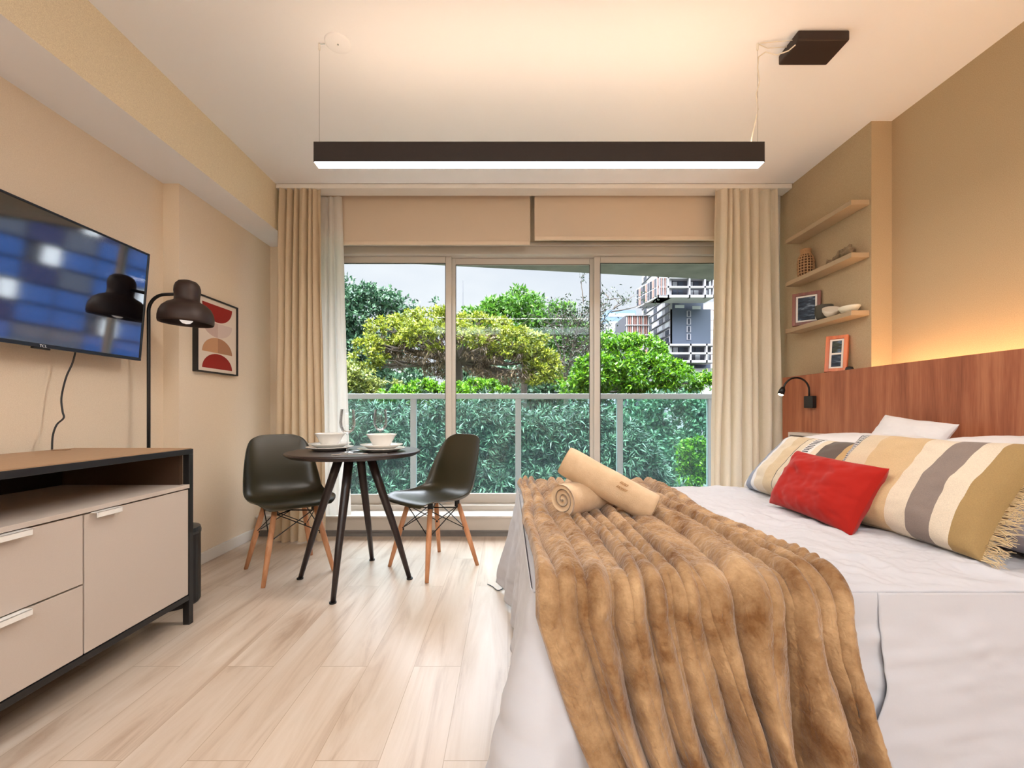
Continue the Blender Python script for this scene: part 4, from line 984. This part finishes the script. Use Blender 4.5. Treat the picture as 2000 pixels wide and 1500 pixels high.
# sparse tree with thin bare twigs
def sparse_tree(label, base, fork, tips, seed, lf, n, d0):
    r = np.random.default_rng(seed); base = np.array(base, float); t = thing('sparse_tree', label, 'tree', tuple(base), group='trees outside the window')
    mb = MB(); fork = np.array(fork); mb.tube([(0,0,0), tuple(fork-base)], [.16, .09], 8)
    pts = []
    for tp in tips:
        tp = np.array(tp); branches(mb, fork-base, [tp-base], r, .06)
        for k in range(10):
            f = r.uniform(.35, 1); p = fork*(1-f)+tp*f; e = p+r.normal(0, 1, 3)*np.array([.35, .25, .3])*1.4+np.array([0, 0, .45]); branches(mb, p-base, [e-base], r, .030, 4); pts.append(e)
            for k2 in range(3):
                e2 = e+r.normal(0, .28, 3)+np.array([0,0,.1]); branches(mb, e-base, [e2-base], r, .016, 3); pts.append(e2)
    mb.build('branches', bark1, t)
    pts = np.array(pts); P = pts[r.integers(0, len(pts), n)]+r.normal(0, .13, (n, 3)); D = unit(r.normal(size=P.shape))
    V, Q = leaves(P-base, D, .12, .06, r); raw('foliage', V, Q, lf, t); return t
sparse_tree('sparse dark tree with bare twigs rising beside the right window mullion', (2.6, 18, GZ), W(1105,760,18), [W(1140,585,18), W(1190,575,18), W(1095,610,18), W(1160,620,18), W(1125,650,17.6), W(1200,600,18), W(1085,660,18)], 104, leaf_mat('leaves_sparse', S(24,34,24), S(44,58,42), S(76,90,68)), 2600, 18)
tree('lime_tree', 'bright lime green tree in front of the grey tower', 'tree',
     [blob(1235,690,70,36,14), blob(1195,672,40,26,14,.4), blob(1165,730,50,40,14,-.3), blob(1260,730,80,40,14,-.5), blob(1330,742,60,26,14,.3), blob(1385,745,40,20,14,.5), blob(1120,750,40,24,14,-.2)],
     5600, LG_lime, .13, .055, 105, (4.2, 14.6, GZ), bark1, whorl=4, inner=.12, sub=80, subr=.22, nb=34, br0=.055, droop=.1)
tree('lime_shrub_tree', 'low lime green tree just above the railing in the middle', 'tree',
     [blob(850,770,80,24,11.5), blob(940,762,60,20,11.5,.4), blob(780,775,50,20,11.5)], 3000, LG_lime, .10, .045, 106, (-1.6, 12, GZ), bark1, whorl=4, inner=.2, nb=8, br0=.03)
tree('olive_tree', 'olive green tree at the left edge just above the railing', 'tree',
     [blob(690,745,46,40,12.5), blob(640,760,60,40,12.5), blob(750,765,40,24,12.5)], 3000, leaf_mat('leaves_olive', S(70,84,34), S(112,126,54), S(168,170,84)), .11, .05, 107, (-4.8, 13, GZ), bark1, whorl=4, inner=.2, nb=8, br0=.03)
# mango trees below the railing
for (bl, cnt, sd, tk_, lab) in (
    ([blob(700,880,110,95,9.5), blob(640,830,80,70,9.5,.5), blob(780,850,80,70,9.5,-.3), blob(760,960,120,70,9.3)], 4600, 111, (-3.2, 10.4, GZ), 'dark long leaved tree behind the railing, nearest the left curtain'),
    ([blob(890,870,95,80,9.3), blob(960,840,80,66,9.6), blob(930,960,130,70,9.1), blob(1040,870,80,70,9.5)], 4800, 112, (-.2, 10.2, GZ), 'dark long leaved tree behind the railing, in the middle panes'),
    ([blob(1130,870,90,80,9.4), blob(1190,900,90,80,9.2), blob(1100,960,110,70,9.1), blob(1240,970,100,60,9.3)], 4600, 113, (2.2, 10.2, GZ), 'dark long leaved tree behind the railing, above the bed')):
    tree('mango_tree', lab, 'tree', bl, int(cnt*1.3), LG_mango, .17, .030, sd, tk_, bark1, whorl=9, droop=.25, inner=.3, sub=90, subr=.26, nb=14, br0=.05)
tree('bluish_tree', 'bluish green tree with thin boughs low at the right pane', 'tree',
     [blob(1300,830,90,60,12.5), blob(1370,870,80,80,12.5), blob(1280,920,90,60,12.3), blob(1240,800,50,30,13)], 5200, leaf_mat('leaves_bluish', S(34,66,50), S(64,104,78), S(104,146,104)), .14, .06, 114, (5.6, 13.2, GZ), bark1, whorl=3, inner=.3, nb=24, br0=.05)  # darker bluish green is this tree's own leaf colour
tree('small_lime_tree', 'small bright green tree low at the far right of the view', 'tree',
     [blob(1362,890,34,40,9.8), blob(1350,930,30,26,9.8)], 1500, LG_lime, .085, .035, 115, (4.3, 10, GZ), bark1, whorl=4, nb=6, br0=.02)
# a distant belt of trees closing the view below the horizon
tree('distant_trees', 'distant dark tree belt behind the other trees', 'tree',
     [blob(x, 780, 110, 75, 34) for x in (560, 700, 840, 980, 1120, 1260)], 14000, LG_blue, .4, .2, 120, (0, 35, GZ), bark1, whorl=3, sub=30, nb=6, br0=.1)

# ------------------------------------------------------------------ buildings
M['slate'] = mat('slate_render', S(70,78,92), .8); M['bwhite'] = mat('pale_concrete', S(150,147,152), .8); M['bglass'] = mat('dark_window', S(40,46,58), .2)
M['bcurt'] = mat('pale_window', S(176,178,182), .5); M['fin'] = mat('red_brown_fin', S(150,108,100), .7); M['bdark'] = mat('dark_metal_panel', S(66,66,76), .6)
D0 = 60.0
def bx(mb, x0, x1, y0, y1, za, zb): mb.box(x0, x1, y0, y1, za, zb)
k_ = D0/F
def PX(px): return (px-992)*k_
def PZ(py): return CAM_H+(803-py)*k_
tw = thing('grey_tower', 'tall slate grey apartment tower with stacked white boxes at the right', 'building', (PX(1330), D0, GZ))
o_ = np.array([PX(1330), D0, GZ])
def tb_(name, m, boxes, parent=None, bevel=0):
    mb = MB()
    for b in boxes: mb.box(b[0]-o_[0], b[1]-o_[0], b[2]-o_[1], b[3]-o_[1], b[4]-o_[2], b[5]-o_[2])
    return mb.build(name, m, parent or tw)
# main slate body and its oblique side grid
tb_('tower_body', M['slate'], [(PX(1309), PX(1388), D0, D0+12, GZ, PZ(604)), (PX(1311), PX(1380), D0+1, D0+12, PZ(604), PZ(500))])
sd = MB()                                                     # side wing, seen obliquely: runs back to the left
wx0, wx1 = PX(1309)-.03, PX(1309)-.03                            # far end drawn further away
wy1, wy0 = D0+12.5, D0
def wing_pt(t, z): return (wx1+(wx0-wx1)*t-o_[0], wy0+(wy1-wy0)*t-o_[1], z-o_[2])
zt_, zb_ = PZ(480)+6, GZ
sd.add([wing_pt(0,zb_), wing_pt(1,zb_), wing_pt(1,zt_), wing_pt(0,zt_)]+[(p[0]+.3, p[1], p[2]) for p in (wing_pt(0,zb_), wing_pt(1,zb_), wing_pt(1,zt_), wing_pt(0,zt_))],
       [(0,1,2,3),(7,6,5,4),(0,4,5,1),(3,2,6,7),(1,5,6,2),(0,3,7,4)])
sd.build('side_wing', M['bwhite'], tw)
rb = random.Random(5)
dn = Vector((wing_pt(1,0)[1]-wing_pt(0,0)[1], -(wing_pt(1,0)[0]-wing_pt(0,0)[0]), 0)).normalized()
dn = Vector((-1, 0, 0))
for row in range(15):
    z0 = PZ(712)+row*1.06
    l_ = MB(); a = Vector(wing_pt(0, z0-.2)); b2 = Vector(wing_pt(1, z0-.2)); e3 = dn*.12
    l_.add([a+e3, b2+e3, b2+e3+Vector((0,0,.12)), a+e3+Vector((0,0,.12)), a, b2, b2+Vector((0,0,.12)), a+Vector((0,0,.12))], [(0,1,2,3),(4,7,6,5),(0,4,5,1),(3,2,6,7),(0,3,7,4),(1,5,6,2)])
    l_.build('floor_band', M['bdark'], tw)
    for c in range(5):
        t0 = .03+c*.195; t1 = t0+.115
        a = Vector(wing_pt(t0, z0))+dn*.05; b2 = Vector(wing_pt(t1, z0))+dn*.05; h_ = Vector((0,0,.66))
        ww = MB(); ww.add([a, b2, b2+h_, a+h_, a-dn*.08, b2-dn*.08, b2-dn*.08+h_, a-dn*.08+h_], [(0,1,2,3),(4,7,6,5),(0,4,5,1),(3,2,6,7),(0,3,7,4),(1,5,6,2)])
        ww.build('window', M['bcurt'] if rb.random() < .3 else M['bglass'], tw)
# narrow windows down the slate face
for py in (613, 628, 643, 658): 
    fm_ = tb_('window_surround', M['bwhite'], [(PX(1341), PX(1349), D0-.08, D0, PZ(py+6), PZ(py-6))])
    tb_('window', M['bglass'], [(PX(1343), PX(1347), D0-.12, D0-.05, PZ(py+5), PZ(py-5))], fm_)
tb_('window', M['bcurt'], [(PX(1318), PX(1336), D0-.1, D0, PZ(602), PZ(596))]); tb_('window', M['bcurt'], [(PX(1352), PX(1368), D0-.1, D0, PZ(604), PZ(598))])
for py in (536, 520): tb_('window_surround', M['bwhite'], [(PX(1341), PX(1349), D0+.9, D0+1, PZ(py+6), PZ(py-6))])
# two projecting balcony blocks
def block(y_top, y_bot, xl, xr, depth):
    zt2, zb2_ = PZ(y_top), PZ(y_bot); zm = (zt2+zb2_)/2; yf = D0-depth
    f = [(xl, xr, yf, D0, zt2-.25, zt2), (xl, xr, yf, D0, zb2_, zb2_+.35), (xl, xr, yf, yf+.6, zm-.12, zm+.12)]
    xs = [xl, xl+(xr-xl)*.18, xl+(xr-xl)*.55, xl+(xr-xl)*.82, xr-.2]
    f += [(x, x+.2, yf, yf+.6, zb2_, zt2) for x in xs]
    b0 = tb_('balcony_block', M['bwhite'], f)
    tb_('recess', M['bdark'], [(xl+.2, xr-.2, yf+1.2, D0, zb2_+.35, zt2-.25)], b0)
    for x in (.05,.22,.32,.42,.60,.70,.86):
        for zz in (zb2_+.5, zm+.25):
            if rb.random() < .8: tb_('balcony_window', M['bcurt'] if rb.random() < .6 else M['slate'], [(xl+(xr-xl)*x, xl+(xr-xl)*(x+.08), yf+1.1, yf+1.25, zz, zz+(zt2-zb2_)*.27)])
    for q in range(6): tb_('fin', M['fin'] if q % 2 == 0 else M['bwhite'], [(xl-.02+q*.24, xl+.1+q*.24, yf-.06, yf, zb2_+.3, zt2-.2)])
block(553, 592, PX(1284)*.95, PX(1396)*.95, 3.0); block(678, 713, PX(1284)*.95, PX(1400)*.95, 3.0)
def oblique(name, m, p0, p1, z0, z1, off=.0, th=.3, parent=None):   # upright panel between two plan points
    d = Vector((p1[0]-p0[0], p1[1]-p0[1], 0)).normalized(); nn = Vector((d.y, -d.x, 0)); nn = nn if nn.y < 0 else -nn
    a = Vector((p0[0]-o_[0], p0[1]-o_[1], z0-o_[2]))+nn*off; b2 = Vector((p1[0]-o_[0], p1[1]-o_[1], z0-o_[2]))+nn*off; h_ = Vector((0,0,z1-z0)); k = -nn*th
    q = MB(); q.add([a, b2, b2+h_, a+h_, a+k, b2+k, b2+k+h_, a+k+h_], [(0,1,2,3),(4,7,6,5),(0,4,5,1),(3,2,6,7),(0,3,7,4),(1,5,6,2)])
    return q.build(name, m, parent or tw)
for (yt2, yb2) in ((553, 592), (678, 713)):
    p1 = (PX(1284)*.95, D0-3.0); p0 = (PX(1248)*1.03, D0+3.0); z0, z1 = PZ(yb2), PZ(yt2)
    L2 = lambda t_: (p0[0]+(p1[0]-p0[0])*t_, p0[1]+(p1[1]-p0[1])*t_)
    oblique('block_side', M['bwhite'], p0, p1, z0, z1, 0, 2.0)
    for q in range(9):
        mm_ = (M['bglass'], M['fin'], M['bdark'])[q % 3]
        for (za, zc) in ((z0+.25, (z0+z1)/2-.1), ((z0+z1)/2+.1, z1-.2)):
            oblique('side_window', mm_, L2(.03+q*.107), L2(.03+q*.107+.075), za, zc, .06, .1)
tb_('podium', M['bwhite'], [(PX(1300), PX(1420), D0-2, D0, GZ, PZ(722))])
# low annex with red brown fins
an = thing('finned_annex', 'low annex with red brown vertical fins left of the grey tower', 'building', (PX(1245), D0+2, GZ))
o_ = np.array([PX(1245), D0+2, GZ]); q_ = (D0+2)/D0
tb_('annex_wall', M['bdark'], [(PX(1222)*q_, PX(1268)*q_, D0+2, D0+8, GZ, PZ(616)*q_)], an)
for i in range(13):
    x = PX(1223+i*3.5)*q_; tb_('fin', M['fin'] if i % 3 else M['bcurt'], [(x, x+.12, D0+1.8, D0+2, PZ(700), PZ(616)*q_)], an)
for py in (617, 636, 655): tb_('floor_band', M['bwhite'], [(PX(1221)*q_, PX(1269)*q_, D0+1.7, D0+2, PZ(py+1)*q_, PZ(py-1)*q_)], an)
# pale hazy buildings far off
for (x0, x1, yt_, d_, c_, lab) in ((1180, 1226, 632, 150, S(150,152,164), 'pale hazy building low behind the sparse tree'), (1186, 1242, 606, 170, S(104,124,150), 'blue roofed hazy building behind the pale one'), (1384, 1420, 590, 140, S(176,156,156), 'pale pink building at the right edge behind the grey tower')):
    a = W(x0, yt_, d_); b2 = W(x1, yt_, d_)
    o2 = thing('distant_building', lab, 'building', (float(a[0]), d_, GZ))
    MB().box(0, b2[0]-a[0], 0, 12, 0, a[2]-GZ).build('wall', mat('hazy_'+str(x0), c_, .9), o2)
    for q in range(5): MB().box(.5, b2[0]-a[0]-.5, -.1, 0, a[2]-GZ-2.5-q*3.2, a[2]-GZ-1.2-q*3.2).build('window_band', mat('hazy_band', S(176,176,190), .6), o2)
ms = W(904, 548, 120)
tag(MB().tube([(0,0,0), (0,0,ms[2]-GZ)], [.5, .12], 6).build('antenna_mast', mat('mast_grey', S(110,110,116), .6), loc=(float(ms[0]), 120, GZ)), 'thin grey antenna mast on the skyline left of the middle pane', 'mast')

# blue glass building off to the right, seen only as a reflection in the television
bb = thing('blue_glass_building', 'blue glass building with pale panels, reflected in the television', 'building', (19, 19, GZ), (0, 0, math.radians(-45)))
MB().box(-9, 9, 0, 6, 0, 22).build('wall', mat('building_dark', S(20,24,40), .6), bb)
pb = [mat('blue_panel', S(26,74,140), .5), mat('pale_panel', S(236,240,248), .5), mat('grey_panel', S(70,78,96), .5), mat('navy_panel', S(16,30,80), .5)]
rb = random.Random(11)
for row in range(13):
    for c in range(15):
        k = rb.random(); m_ = pb[1] if (c*3+row*5) % 7 == 0 else (pb[0] if k < .5 else (pb[3] if k < .75 else pb[2]))
        MB().box(-8.6+c*1.15, -8.6+c*1.15+(.55 if m_ is pb[1] else 1.08), -.15, 0, 8.0+row*.92, 8.0+row*.92+.8).build('panel', m_, bb)
